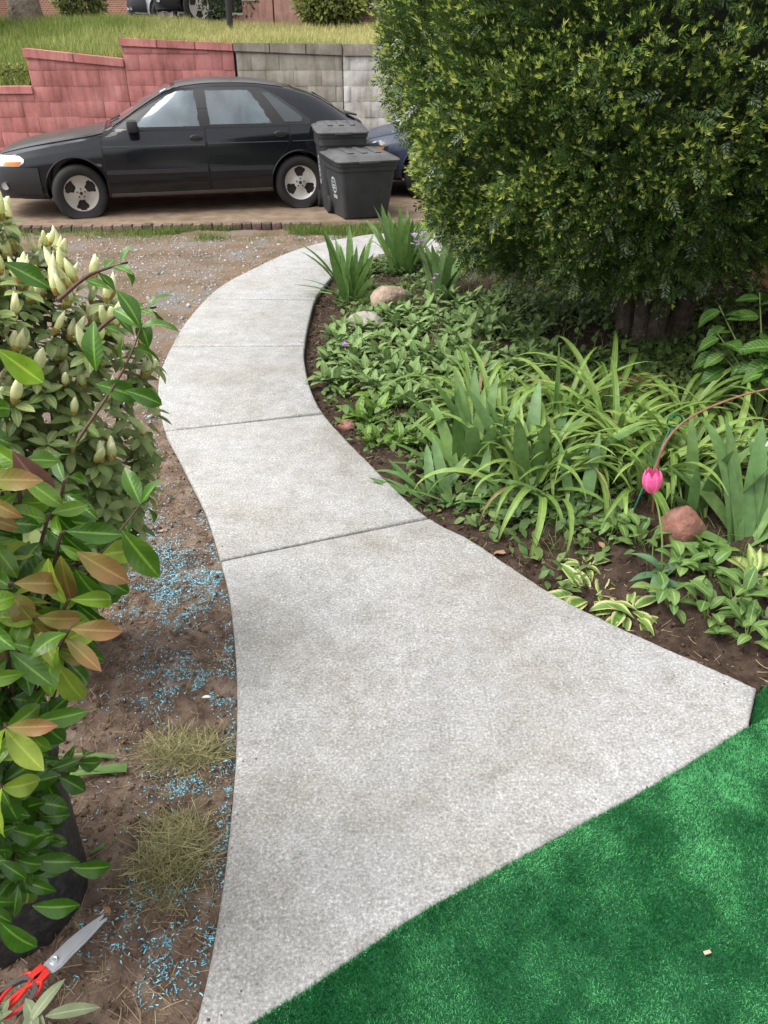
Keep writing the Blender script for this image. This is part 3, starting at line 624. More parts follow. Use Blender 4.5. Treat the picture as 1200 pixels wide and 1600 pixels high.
def car_body():
    st = list(np.concatenate([np.linspace(-.93, -.80, 8), np.linspace(-.76, 3.40, 105), np.linspace(3.44, 3.70, 12)])); V = []; F = []
    for s in st:
        r = ringc(s); full = [(s, y, z) for y, z in r] + [(s, -y, z) for y, z in r[1:-1][::-1]]; V += full
    n = len(full)
    for i in range(len(st) - 1):
        for k in range(n): F.append([i * n + k, i * n + (k + 1) % n, (i + 1) * n + (k + 1) % n, (i + 1) * n + k])
    F.append([k for k in range(n)][::-1]); F.append([(len(st) - 1) * n + k for k in range(n)])
    me = mk('body', V, F, None, True); bm = bmesh.new(); bm.from_mesh(me); bmesh.ops.recalc_face_normals(bm, faces=bm.faces); bm.to_mesh(me); bm.free()
    ob = bpy.data.objects.new('tmp', me); COL.objects.link(ob)
    cut = MB()
    for s in (0, 2.605):
        for sg in (-1, 1): cut.lathe([(0, sg * .48), (.352, sg * .48), (.352, sg * 1.1), (0, sg * 1.1)], 56, 'y', (s, 0, .30))
    cm = cut.mesh('cut', None, False); bm = bmesh.new(); bm.from_mesh(cm); bmesh.ops.remove_doubles(bm, verts=bm.verts, dist=1e-5); bmesh.ops.recalc_face_normals(bm, faces=bm.faces); bm.to_mesh(cm); bm.free()
    co = bpy.data.objects.new('tmpc', cm); COL.objects.link(co)
    md = ob.modifiers.new('b', 'BOOLEAN'); md.object = co; md.operation = 'DIFFERENCE'; md.solver = 'EXACT'
    hol = []                                                 # window openings right through the cabin
    for poly in ([(.72, .94), (1.44, .94), (1.43, 1.285), (1.25, 1.285), (1.17, 1.27), (.95, 1.125)], [(1.58, .953), (2.285, .953), (2.18, 1.14), (2.065, 1.285), (1.565, 1.285)]):
        pm_ = MB().prism([(p[0], p[1]) for p in poly], 2.4, Matrix(((1, 0, 0, 0), (0, 0, 1, -1.2), (0, 1, 0, 0), (0, 0, 0, 1)))).mesh('h', None, False)
        bm = bmesh.new(); bm.from_mesh(pm_); bmesh.ops.recalc_face_normals(bm, faces=bm.faces); bm.to_mesh(pm_); bm.free()
        ho = bpy.data.objects.new('tmph', pm_); COL.objects.link(ho); hol.append(ho); m2 = ob.modifiers.new('h', 'BOOLEAN'); m2.object = ho; m2.operation = 'DIFFERENCE'; m2.solver = 'EXACT'
    dg = bpy.context.evaluated_depsgraph_get(); res = bpy.data.meshes.new_from_object(ob.evaluated_get(dg))
    bpy.data.objects.remove(ob); bpy.data.objects.remove(co); [bpy.data.objects.remove(q) for q in hol]; res.name = 'body'
    res.polygons.foreach_set('use_smooth', np.ones(len(res.polygons), bool)); res.set_sharp_from_angle(angle=R(40)); res.materials.clear(); res.materials.append(MAT['paint'])
    return res
def zpatch(name, zs, sl, sr, off, ns, mat, sg, thick=0.008):
    """panel lying on the car's side: rows zs, from sl(z) to sr(z)"""
    V = []; F = []; nz = len(zs); fl = lambda f, z: float(np.interp(z, [q[1] for q in f], [q[0] for q in f])) if isinstance(f, list) else f
    for th in (0, thick):
        for z in zs:
            a, b = fl(sl, z), fl(sr, z)
            for i in range(ns): s = a + (b - a) * i / (ns - 1); V.append((s, sg * (side(s, z) + off - th), z))
    o2 = nz * ns
    for j in range(nz - 1):
        for i in range(ns - 1):
            q = [j * ns + i, j * ns + i + 1, (j + 1) * ns + i + 1, (j + 1) * ns + i]; F.append(q if sg < 0 else q[::-1])
    bd = [i for i in range(ns)] + [j * ns + ns - 1 for j in range(1, nz)] + [(nz - 1) * ns + i for i in range(ns - 2, -1, -1)] + [j * ns for j in range(nz - 2, 0, -1)]
    for k in range(len(bd)):
        a, b = bd[k], bd[(k + 1) % len(bd)]; q = [a, a + o2, b + o2, b]; F.append(q if sg < 0 else q[::-1])
    return mk(name, V, F, mat, True, None, 30)
def tpatch(name, s0, s1, t0, t1, off, mat, ns=24, nt=17):
    V = []; F = []
    for i in range(ns):
        s = s0 + (s1 - s0) * i / (ns - 1)
        for j in range(nt):
            t = t0 + (t1 - t0) * j / (nt - 1); y, z = topz(s, t); V.append((s, y * (1 if t > 0 else -1), z + off))
    for i in range(ns - 1):
        for j in range(nt - 1): F.append([i * nt + j, (i + 1) * nt + j, (i + 1) * nt + j + 1, i * nt + j + 1])
    return mk(name, V, F, mat, True)
def wheel(parent, s, sg, z, steer, rimmat, flat, spin):
    R0 = 0.308; cy = sg * 0.745; M = Matrix.Translation((s, cy, z)) @ Matrix.Rotation(steer, 4, 'Z')
    hw = 0.098; prof = [(.196, -hw * .8), (.215, -hw * .98), (.255, -hw * 1.06), (.288, -hw * .98), (.304, -hw * .72), (R0, -hw * .4), (R0, hw * .4), (.304, hw * .72), (.288, hw * .98), (.255, hw * 1.06), (.215, hw * .98), (.196, hw * .8)]
    mb = MB().lathe(prof, 56, 'y'); V = []
    for (x, y, zz) in mb.V:
        lim = -z
        if zz < lim + flat:
            q = (lim + flat - zz) / max(flat, 1e-3); y *= 1 + 0.32 * min(q, 1.6) * (flat > .01)
        V.append((x * (1 + 0.05 * (zz < lim + flat * 1.2)), y, max(zz, lim + 0.001)))
    w = put('wheel', mk('wheel', V, mb.F, MAT['tyre'], True, None, 50), parent, M)
    # rim face with three wide spokes
    f = MB(); na, nr = 96, 16; o = sg * hw * .72; VV = []; FF = []
    prof_z = lambda r: o - sg * (0.006 + 0.022 * math.exp(-((r - .11) / .06) ** 2) * 0.6 if r < .175 else 0.0)
    for k in range(na):
        for j in range(nr): a = 2 * math.pi * k / na; r = .012 + (.199 - .012) * j / (nr - 1); VV.append((r * math.cos(a), prof_z(r), r * math.sin(a)))
    for k in range(na):
        for j in range(nr - 1):
            a = 2 * math.pi * (k + .5) / na + spin; r = .012 + (.187) * (j + .5) / (nr - 1); m = ((a / (2 * math.pi / 3)) % 1.0 - .5) * 2 * math.pi / 3
            if 0.078 < r < 0.182 and abs(m) * r < (0.030 + 0.56 * (r - .078)) * math.sqrt(max(0, 1 - (max(0, r - .15) / .033) ** 2)): continue
            FF.append([k * nr + j, k * nr + j + 1, ((k + 1) % na) * nr + j + 1, ((k + 1) % na) * nr + j])
    me = mk('rim', VV, FF, None, True); bm = bmesh.new(); bm.from_mesh(me); bmesh.ops.solidify(bm, geom=list(bm.faces), thickness=0.012 * (1 if sg > 0 else 1)); bmesh.ops.recalc_face_normals(bm, faces=bm.faces); bm.to_mesh(me); bm.free()
    me.polygons.foreach_set('use_smooth', np.ones(len(me.polygons), bool)); me.set_sharp_from_angle(angle=R(40)); me.materials.append(rimmat); put('rim', me, w)
    MB().lathe([(.0, o - sg * .055), (.192, o - sg * .055), (.197, o - sg * .02)], 40, 'y').obj('brake_disc', MAT['brake'], w)
    MB().lathe([(.200, o - sg * .012), (.204, o + sg * .004), (.196, o + sg * .006), (.188, o - sg * .004)], 48, 'y').obj('rim_lip', rimmat, w)
    for k in range(5):
        a = 2 * math.pi * k / 5 + .3; MB().lathe([(0, o - sg * .001), (.009, o - sg * .001), (.009, o - sg * .03)], 10, 'y', (.047 * math.cos(a), 0, .047 * math.sin(a))).obj('lug_hole', MAT['brake'], w)
    MB().lathe([(0, o + sg * .001), (.018, o + sg * .001), (.02, o - sg * .01)], 16, 'y').obj('hub_cap', MAT['brake'], w)
    return w
def arch_curve(s0, z0=.30, r=.352, a0=-15, a1=195):
    return [(s0 - r * math.cos(R(a)), z0 + r * math.sin(R(a))) for a in np.linspace(a0, a1, 34)]
def make_car():
    c = thing('parked_car', 'dusty black five door hatchback with flat front tyre parked before the red wall', 'car')
    put('body', car_body(), c)
    put('bonnet', tpatch('bonnet', -.82, .385, -.97, .97, .005, MAT['paint_top']), c)
    put('roof', tpatch('roof', 1.24, 2.5, -.93, .93, .005, MAT['paint_top']), c)
    put('windscreen', tpatch('windscreen', .47, 1.19, -.92, .92, .006, MAT['glass']), c)
    hg = put('hatch_window', tpatch('hatch_window', 2.62, 3.36, -.90, .90, .006, MAT['glass_d']), c)
    MB().tube([(2.95, -.1, 1.235), (3.2, .05, 1.135), (3.34, .1, 1.075)], .009, 6).obj('rear_wiper', MAT['trim'], hg)
    MB().box((3.47, 0, 1.012), (.16, 1.16, .022), bev=.009, ry=R(8)).obj('spoiler', MAT['paint_top'], c)
    for j in (0, 1):
        MB().tube([(.44, -.35 + .5 * j, .958), (.56, -.62 + .5 * j, 1.02)], .008, 6).obj('wiper', MAT['trim'], c)
    lin = lambda a, b, n: list(np.linspace(a, b, n))
    for sg in (-1, 1):
        A_ = [(.44, .86), (.52, .925), (.80, 1.10), (1.02, 1.22), (1.20, 1.315)]; B_ = [(2.76, .925), (2.78, .97), (2.66, 1.06), (2.42, 1.22), (2.22, 1.315)]
        for nm, zz, a_, b_ in (('front_pillar', lin(.925, 1.315, 9), A_, [(.71, .925), (.72, .94), (.95, 1.125), (1.17, 1.27), (1.25, 1.285), (1.30, 1.315)]), ('centre_pillar', lin(.93, 1.30, 6), [(1.445, .93), (1.432, 1.30)], [(1.58, .93), (1.565, 1.30)]),
                               ('rear_pillar', lin(.93, 1.315, 9), [(2.285, .93), (2.285, .953), (2.18, 1.14), (2.065, 1.285), (2.04, 1.315)], B_), ('window_rail', lin(1.287, 1.322, 3), 1.20, 2.16, )):
            put(nm, zpatch(nm, zz, a_, b_, .003, 8, MAT['trim'], sg), c)
        # front door
        F_l = [(.335, .25), (.335, .80), (.40, .92)]; F_r = [(1.50, .25), (1.50, .92)]
        put('door_gap', zpatch('door_gap', lin(.238, .905, 12), [(.323, .25), (.323, .80), (.38, .92)], [(1.512, .25), (1.512, .92)], .002, 10, MAT['seam'], sg), c)
        d1 = put('door', zpatch('door', lin(.25, .893, 12), F_l, F_r, .005, 10, MAT['paint'], sg), c)
        R_r = [(2.235, .25), (2.25, .36), (2.30, .49), (2.38, .60), (2.47, .68), (2.50, .78), (2.50, .95)]
        put('door_gap', zpatch('door_gap', lin(.238, .918, 14), [(1.508, .25), (1.508, .95)], [(a + .012, b) for a, b in R_r], .002, 10, MAT['seam'], sg), c)
        d2 = put('door', zpatch('door', lin(.25, .906, 14), [(1.52, .25), (1.52, .95)], R_r, .005, 10, MAT['paint'], sg), c)
        put('window', zpatch('window', lin(.935, 1.292, 8), [(.70, .935), (.95, 1.13), (1.18, 1.28), (1.26, 1.292)], [(1.455, .935), (1.44, 1.292)], .003, 8, MAT['sideglass'], sg, .004), d1)
        put('window', zpatch('window', lin(.948, 1.292, 8), [(1.575, .948), (1.56, 1.292)], [(2.30, .948), (2.19, 1.14), (2.07, 1.292)], .003, 8, MAT['sideglass'], sg, .004), d2)
        put('quarter_window', zpatch('quarter_window', lin(.958, 1.265, 8), [(2.46, .958), (2.37, 1.08), (2.22, 1.265)], [(2.66, .958), (2.70, .985), (2.60, 1.06), (2.30, 1.265)], .007, 8, MAT['glass_d'], sg), c)
        for (dd, sx, zz) in ((d1, 1.40, .815), (d2, 2.39, .835)):
            y = sg * (side(sx, zz) + .004)
            MB().lathe([(0.0, 0), (.045, .0), (.058, .004), (.062, .010), (.056, .016), (.0, .017)], 24, 'z').mesh('x', None)
            h = MB(); h.lathe([(0, 0), (.05, 0), (.066, .006), (.068, .012), (.06, .018), (0, .02)], 26, 'z')
            ho = put('handle', h.mesh('handle', MAT['trim']), dd, Matrix.Translation((sx, y, zz)) @ Matrix.Rotation(R(90) * (1 if sg < 0 else -1), 4, 'X') @ Matrix.Diagonal((1.15, .52, 1, 1)))
            MB().box((0, 0.014, .024), (.10, .012, .016), bev=.005).obj('grip', MAT['bumper'], ho)
        # mirror
        ym = side(.72, .93); m = MB(); V = []
        mb = MB().box((.70, sg * (ym + .115), .955), (.12, .21, .125), bev=.035)
        mo = mb.obj('door_mirror', MAT['trim'], d1); MB().box((.70, sg * (ym + .015), .925), (.08, .07, .05), bev=.015).obj('mirror_stem', MAT['trim'], mo)
        # mouldings and sill
        put('side_moulding', zpatch('side_moulding', lin(.455, .50, 4), .345, 1.495, .016, 8, MAT['bumper'], sg, .014), d1)
        put('side_moulding', zpatch('side_moulding', lin(.455, .50, 4), 1.525, [(2.25, .455), (2.29, .50)], .016, 8, MAT['bumper'], sg, .014), d2)
        put('sill', zpatch('sill', lin(.19, .243, 4), .34, 2.27, .012, 12, MAT['sill'], sg, .02), c)
        put('crease_highlight', zpatch('crease_highlight', lin(.742, .750, 3), .345, 1.49, .0085, 12, MAT['strip'], sg, .006), d1)  # thin grey strips painted as the bright reflection along the shoulder crease
        put('crease_highlight', zpatch('crease_highlight', lin(.752, .760, 3), 1.53, 2.48, .0085, 12, MAT['strip'], sg, .006), d2)
        put('crease_highlight', zpatch('crease_highlight', lin(.752, .760, 3), 2.53, 3.5, .0045, 12, MAT['strip'], sg, .006), c)
        for s0 in (0, 2.605):
            put('wheel_arch', MB().tube([(s, sg * (side(s, max(z, .24)) + .002), z) for s, z in arch_curve(s0)], .011, 6).mesh('wheel_arch', MAT['paint']), c)
        put('badge', zpatch('badge', lin(.545, .575, 3), .235, .30, .006, 4, MAT['strip'], sg, .006), c)
        # lamps
        hl = put('headlamp', zpatch('headlamp', lin(.565, .672, 7), [(-.895, .565), (-.86, .672)], [(-.60, .565), (-.54, .60), (-.53, .635), (-.58, .672)], .008, 12, MAT['lens'], sg), c)
        put('indicator_lens', zpatch('indicator_lens', lin(.572, .612, 4), [(-.78, .572), (-.74, .612)], [(-.60, .572), (-.57, .612)], .012, 8, MAT['amber'], sg), hl)
        put('tail_lamp', zpatch('tail_lamp', lin(.70, .88, 6), 3.42, [(3.66, .70), (3.60, .88)], .006, 8, MAT['redlens'], sg), c)
        MB().lathe([(0, 0), (.04, 0), (.042, -.02)], 16, 'y', (-.80, sg * (side(-.80, .36) + .02) * 1.0, .36)).obj('fog_lamp', MAT['lens'], c)
        for (s, z, stv, fl, rm, sp) in ((0, .262, R(14), .07, MAT['rim_dirty'], .55), (2.605, .283, 0, .03, MAT['rim'], 1.55)):
            wheel(c, s, sg, z, stv * (1 if s == 0 else 0), rm, fl, sp)
    for (sx, yy, tall) in ((1.34, -.36, .24), (1.34, .36, .24), (2.20, -.42, .15), (2.20, 0, .15), (2.20, .42, .15)):
        se = MB().box((sx, yy, .955 + tall * .35), (.11, .42 if sx < 2 else .38, tall * .9), bev=.035, ry=R(12)).obj('seat', MAT['seat'], c)
        if sx < 2: MB().box((sx + .045, yy, 1.175), (.085, .25, .15), bev=.035, ry=R(12)).obj('headrest', MAT['seat'], se)
    sw_ = MB().tube([(.86 + .07 * math.sin(q), -.36 + .18 * math.cos(q), .99 + .16 * math.sin(q)) for q in np.linspace(0, 6.283, 25)], .013, 6, False).obj('steering_wheel', MAT['trim'], c)
    # bumpers
    for nm, ss, zz in (('front_bumper', list(np.linspace(-.40, -.93, 14)), (.215, .24, .30, .42, .50, .535, .55)), ('rear_bumper', list(np.linspace(3.02, 3.70, 14)), (.25, .28, .34, .45, .54, .575, .59))):
        V = []; F = []; f = -1 if nm[0] == 'f' else 1; n = 0
        for z in zz:
            of = .018 if .24 < z < .58 else .004; row = [(s, -(side(s, max(z, float(zbot(s)) + .03)) + of), z) for s in ss]; e = row[-1]
            row += [(e[0] + f * of + f * .03 * math.sin(math.pi * q / 8), e[1] * (1 - q / 4), z) for q in range(1, 8)]; row += [(s, -y, z2) for s, y, z2 in [(p[0], p[1], p[2]) for p in row[:14]][::-1]]
            n = len(row); V += row
        for j in range(len(zz) - 1):
            for i in range(n - 1): q = [j * n + i, j * n + i + 1, (j + 1) * n + i + 1, (j + 1) * n + i]; F.append(q if f > 0 else q[::-1])
        me = mk(nm, V, F, MAT['bumper'], True, None, 40); put(nm, me, c)
    fb = MB().box((-.945, 0, .60), (.03, .60, .09), bev=.012).obj('grille', MAT['trim'], c)
    put('sticker', tpatch('sticker', 1.06, 1.13, -.86, -.76, .012, MAT['sticker'], 4, 4), c)
    return c
def kids(o): return [q for q in COL.objects if q.parent == o]
def copy_tree(o, parent=None, swap=None, kmap=None):
    cpy = o.copy(); COL.objects.link(cpy); cpy.parent = parent
    if swap and cpy.data and cpy.data.materials:
        mm = cpy.data.materials[0]
        if mm and mm.name in swap: cpy.material_slots[0].link = 'OBJECT'; cpy.material_slots[0].material = swap[mm.name]
    for ch in kmap.get(o.name, []): copy_tree(ch, cpy, swap, kmap)
    return cpy
def child_map(root):
    km = {}
    for q in list(COL.objects):
        if q.parent: km.setdefault(q.parent.name, []).append(q)
    return km
car = make_car()
for q in list(COL.objects):                                 # the tail of this hatchback is short
    if q.type == 'MESH' and (q.parent == car or (q.parent and q.parent.parent == car and q.parent.name.split('.')[0] != 'wheel' and q.name.split('.')[0] not in ('handle', 'grip'))):
        for v in q.data.vertices:
            if v.co.x > 2.85 and q.name.split('.')[0] != 'wheel': v.co.x = 2.85 + (v.co.x - 2.85) * 0.78
car_dir = math.atan2(10.32 - 9.65, -1.11 + 3.58)
nrm = Vector((-math.sin(car_dir), math.cos(car_dir), 0))
car.location = Vector((-3.57, 9.66, 0)) + nrm * 0.745; car.rotation_euler = (0, 0, car_dir)
KM = child_map(car)
def other_car(label, loc, rz, col, sc=(1, 1, 1), dust=0.05):
    sw = {'black_paint': carpaint('paint_' + label[:6].strip().replace(' ', '_'), col, 0.2, dust)}; sw['dusty_black_paint'] = sw['black_paint']; sw['clear_lens'] = MAT['glass_d'] if 'blue' in label else MAT['lens']
    c = copy_tree(car, None, sw, KM); c.location = loc; c.rotation_euler = (0, 0, rz); c.scale = sc; c['label'] = label; return c
blue = other_car('dark blue car mostly hidden behind the two bins and the yew', (0.55, 11.75, 0), R(2), (0.030, 0.042, 0.075))
silver = other_car('silver car parked on the road above the wall, only its lower front showing', (-5.5, 23.4, 2.14), R(5), (0.55, 0.56, 0.57))
suv = other_car('tall black car on the upper road in front of the silver car', (-4.1, 20.9, 2.135), R(3), (0.010, 0.011, 0.014), (1.08, 1.05, 1.22))

# ================================================================ WHEELED BINS
MAT['bin'] = pm('bin_plastic', [(0.028, 0.030, 0.032), (0.045, 0.047, 0.05)], 7, 0.5, 0.12, 120, spec=0.4)
MAT['bin_lid'] = pm('bin_lid_plastic', [(0.045, 0.047, 0.05), (0.10, 0.10, 0.10)], 5, 0.55, 0.12, 120, spec=0.4)
MAT['emblem'] = pm('emblem_print', [(0.38, 0.42, 0.45), (0.55, 0.58, 0.60)], 30, 0.6, 0)
def rrect(w, d, r, n=5):
    out = []
    for cx, cy, a0 in ((w / 2 - r, d / 2 - r, 0), (-w / 2 + r, d / 2 - r, 90), (-w / 2 + r, -d / 2 + r, 180), (w / 2 - r, -d / 2 + r, 270)):
        for k in range(n): a = R(a0 + 90 * k / (n - 1)); out.append((cx + r * math.cos(a), cy + r * math.sin(a)))
    return out
def loft(rows, mat, name, cap=True):
    V = []; F = []; n = len(rows[0][0])
    for poly, z in rows:
        V += [(p[0], p[1], (z(p[0], p[1]) if callable(z) else z)) for p in poly]
    for j in range(len(rows) - 1):
        for i in range(n): F.append([j * n + i, j * n + (i + 1) % n, (j + 1) * n + (i + 1) % n, (j + 1) * n + i])
    if cap: F.append(list(range(n))[::-1]); F.append([(len(rows) - 1) * n + i for i in range(n)])
    return mk(name, V, F, mat, True, None, 35)
def make_bin(label, loc, rz, w, d, h, group):
    """front faces -y, hinge at +y, printed emblem on the -x side"""
    b = thing('wheeled_bin', label, 'bin', loc, rz, group); W, D = w, d
    zr = lambda x, y: h * 0.86 + 0.05 * h * (y / D + .5)
    put('tub', loft([(rrect(W * .72, D * .70, .05), .02), (rrect(W * .74, D * .72, .05), .06), (rrect(W * .90, D * .90, .06), h * .72), (rrect(W * .90, D * .90, .06), h * .74), (rrect(W * .95, D * .95, .06), h * .745), (rrect(W * .96, D * .96, .06), zr)], MAT['bin'], 'tub'), b)
    put('rim', loft([(rrect(W * .99, D * .99, .06), lambda x, y: zr(x, y) - .035), (rrect(W * 1.0, D * 1.0, .06), lambda x, y: zr(x, y) - .028), (rrect(W * 1.0, D * 1.0, .06), lambda x, y: zr(x, y) + .002)], MAT['bin'], 'rim'), b)
    zl = lambda k: (lambda x, y: zr(x, y) + k)
    lid = put('lid', loft([(rrect(W * 1.03, D * 1.04, .07), zl(.006)), (rrect(W * 1.04, D * 1.05, .07), zl(.022)), (rrect(W * 1.0, D * 1.0, .07), zl(.036)), (rrect(W * .90, D * .90, .08), zl(.045)), (rrect(W * .82, D * .82, .08), zl(.066)), (rrect(W * .60, D * .60, .08), zl(.074))], MAT['bin_lid'], 'lid'), b)
    for k in (-1, 0, 1):
        MB().box((k * W * .22, -.02, zr(0, 0) + .078), (W * .10, D * .52, .014), bev=.006, rx=math.atan2(.05 * h, D)).obj('lid_rib', MAT['bin_lid'], lid)
    MB().box((0, -D * .535, zr(0, -D / 2) + .016), (W * .34, .05, .03), bev=.012).obj('lid_handle', MAT['bin_lid'], lid)
    hb = MB().tube([(-W * .34, D * .46, h * .86), (-W * .34, D * .60, h * .90), (W * .34, D * .60, h * .90), (W * .34, D * .46, h * .86)], .014, 8).obj('handle', MAT['bin'], b)
    for sg in (-1, 1): MB().lathe([(0, sg * W * .30), (.085, sg * W * .30), (.10, sg * (W * .30 + .012)), (.10, sg * (W * .30 + .045)), (.085, sg * (W * .30 + .055)), (0, sg * (W * .30 + .055))], 24, 'y').mesh('x', None)
    for sg in (-1, 1):
        wv = MB().lathe([(0, -.03), (.085, -.03), (.10, -.018), (.10, .018), (.085, .03), (0, .03)], 24, 'y')
        put('wheel', wv.mesh('wheel', MAT['tyre']), b, Matrix.Translation((sg * W * .40, D * .36, .10)) @ Matrix.Rotation(R(90), 4, 'Z'))
    # emblem: ring with a small figure, and a band of block lettering below
    zc = h * .50; f = (zc - .06) / (h * .72 - .06); xs = -W * (.37 + .08 * f) - .005; tl = -math.atan2(W * .08, h * .72 - .06)
    em = MB(); n = 28; hh, ww = h * .125, D * .115
    V = []; F = []
    for k in range(n):
        a = 2 * math.pi * k / n
        for r in (1.0, .80): V.append((0, ww * r * math.cos(a), hh * r * math.sin(a)))
    for k in range(n): F.append([2 * k, 2 * k + 1, (2 * ((k + 1) % n)) + 1, 2 * ((k + 1) % n)])
    em.add(V, F)
    def bar(y0, y1, z0, z1): em.add([(-.001, y0, z0), (-.001, y1, z0), (-.001, y1, z1), (-.001, y0, z1)], [[0, 1, 2, 3]])
    for z0 in (-.42, -.12): bar(-ww * .55, ww * .55, hh * z0, hh * (z0 + .16))
    for y0 in (-.4, -.05, .3): bar(ww * y0, ww * (y0 + .17), hh * .25, hh * .48)
    for k in range(5): y0 = -.8 + k * .34; bar(ww * y0, ww * (y0 + .22), -hh * 1.62, -hh * 1.16)
    e = put('emblem', em.mesh('emblem', MAT['emblem'], False), b, Matrix.Translation((xs, -D * .02, zc)) @ Matrix.Rotation(tl, 4, 'Y'))
    return b
make_bin('low black wheeled bin with pale oval emblem, nearest the path', (-0.29, 9.76, -0.01), R(20), 0.74, 0.74, 0.72, 'black wheeled bins')
make_bin('taller black wheeled bin between the car and the low bin', (-0.53, 10.18, 0), R(12), 0.60, 0.56, 0.99, 'black wheeled bins')
# ================================================================ LEAF SHAPES
def leaf_mesh(name, L, W, bend, mat, fold=0.25, wf=None, nl=8, p=1.0, twist=0.0, wave=0.0, nv=5, seed=0):
    """a leaf growing along +Z from its stalk, arching towards +Y; lv = (along, across)"""
    rnd = random.Random(seed); wf = wf or (lambda t: max(0.03, math.sin(math.pi * min(1, t ** 0.85)) ** 0.8))
    V = []; LV = []; F = []; y = z = 0.0; vs = np.linspace(-1, 1, nv); ph = rnd.uniform(0, 6)
    for i in range(nl + 1):
        t = i / nl; a = bend * t ** p
        if i: y += math.sin(a) * L / nl; z += math.cos(a) * L / nl
        w = W / 2 * wf(t); tw = twist * t
        N = Vector((0, -math.cos(a), math.sin(a))); X = Vector((math.cos(tw), 0, 0)) + N * math.sin(tw); N2 = N * math.cos(tw) - Vector((math.sin(tw), 0, 0))
        for v in vs:
            q = Vector((0, y, z)) + X * (v * w) + N2 * (fold * abs(v) * w + wave * w * math.sin(9 * t + ph + 2 * v) * abs(v))
            V.append(q); LV.append((t, v, 0))
    for i in range(nl):
        for j in range(nv - 1): F.append((i * nv + j, i * nv + j + 1, (i + 1) * nv + j + 1, (i + 1) * nv + j))
    return mk(name, np.array([tuple(q) for q in V]), np.array(F), mat, True, {'lv': np.array(LV)})
strap = lambda t: min(1.0, 0.55 + 1.6 * t) * max(0.02, (1 - t ** 3.2))
sword = lambda t: min(1.0, 0.62 + 1.2 * t) * max(0.02, (1 - t ** 4.5))
oval = lambda t: max(0.03, math.sin(math.pi * min(1, t ** 0.9)) ** 0.75)
pointed = lambda t: max(0.03, (math.sin(math.pi * t ** 0.8) ** 0.9) * (1 - 0.35 * t ** 3))
obov = lambda t: max(0.04, (math.sin(math.pi * t ** 1.12) ** 0.85) * (1 - 0.12 * t))
def merge(name, items, mat):
    """items: (mesh, world matrix) -> one mesh keeping lv and a random tint"""
    Vs = []; Fs = []; LVs = []; T = []; b = 0
    for me, M in items:
        n = len(me.vertices); co = np.empty(n * 3, np.float32); me.vertices.foreach_get('co', co); co = co.reshape(-1, 3)
        A = np.array(M); Vs.append(co @ A[:3, :3].T + A[:3, 3])
        li = np.empty(len(me.loops), np.int32); me.loops.foreach_get('vertex_index', li); Fs.append(li.reshape(-1, 4) + b)
        lv = np.empty(n * 3, np.float32); me.attributes['lv'].data.foreach_get('vector', lv); LVs.append(lv.reshape(-1, 3)); T.append(np.full(n, random.random())); b += n
    return mk(name, np.vstack(Vs), np.vstack(Fs), mat, True, {'lv': np.vstack(LVs), 'tint': np.concatenate(T)})
CAMP = Vector((0, 0, CAMH))
def place(root, items, name='leaf', cap=290, massmat=None):
    """the nearest cap leaves become objects, the rest one mass"""
    items.sort(key=lambda q: (q[1].translation - CAMP).length)
    for me, M in items[:cap]: wput(name, me, root, M)
    rest = items[cap:]
    if rest:
        o = wput(name + '_mass', merge(name + '_mass', [(me, Matrix.Translation(-root.location) @ M) for me, M in rest], massmat), root, Matrix.Translation(root.location)); o['kind'] = 'stuff'
def blade_M(p, az, tilt, s=1.0, roll=0.0):
    sx = s if isinstance(s, tuple) else (s, s, s)
    return Matrix.Translation(p) @ Matrix.Rotation(az, 4, 'Z') @ Matrix.Rotation(-tilt, 4, 'X') @ Matrix.Rotation(roll, 4, 'Z') @ Matrix.Diagonal((*sx, 1))
U = random.uniform

# ---- leaf materials
MAT['iris'] = leafm('iris_leaf', (0.080, 0.165, 0.040), (0.155, 0.26, 0.075), 0.45, 0.28, spec=0.35)
MAT['iris_d'] = leafm('iris_leaf_bluish', (0.080, 0.165, 0.050), (0.16, 0.26, 0.085), 0.45, 0.22, spec=0.35)
MAT['daylily'] = leafm('daylily_leaf', (0.105, 0.19, 0.035), (0.23, 0.33, 0.085), 0.45, 0.3, spec=0.35, rib=0.3)
MAT['lamb'] = leafm('woolly_leaf', (0.105, 0.180, 0.055), (0.21, 0.295, 0.115), 0.75, 0.2, rib=0.35, spec=0.2)
MAT['primrose'] = leafm('soft_green_leaf', (0.085, 0.175, 0.025), (0.16, 0.27, 0.05), 0.5, 0.3, rib=0.5, vein=0.3)
MAT['weed'] = leafm('weed_leaf', (0.060, 0.12, 0.030), (0.14, 0.21, 0.06), 0.55, 0.3, tint=True)
MAT['hosta'] = leafm('hosta_leaf', (0.09, 0.19, 0.035), (0.16, 0.27, 0.055), 0.45, 0.3, edge=(0.46, 0.46, 0.20), vein=0.4)
MAT['hosta_p'] = leafm('cream_hosta_leaf', (0.30, 0.36, 0.10), (0.46, 0.46, 0.18), 0.45, 0.3, edge=(0.12, 0.24, 0.045), vein=0.4)
MAT['oval'] = leafm('campion_leaf', (0.075, 0.155, 0.035), (0.15, 0.235, 0.065), 0.5, 0.28, rib=0.6, vein=0.3)
MAT['hydrangea'] = leafm('hydrangea_leaf', (0.045, 0.12, 0.020), (0.105, 0.20, 0.040), 0.42, 0.28, rib=0.55, vein=0.6)
MAT['laurel'] = leafm('laurel_leaf', (0.045, 0.125, 0.010), (0.15, 0.275, 0.024), 0.30, 0.28, rib=0.55, vein=0.10, spec=0.55)
MAT['laurel_l'] = leafm('young_laurel_leaf', (0.18, 0.31, 0.025), (0.33, 0.42, 0.055), 0.32, 0.38, rib=0.4, vein=0.08, spec=0.5)
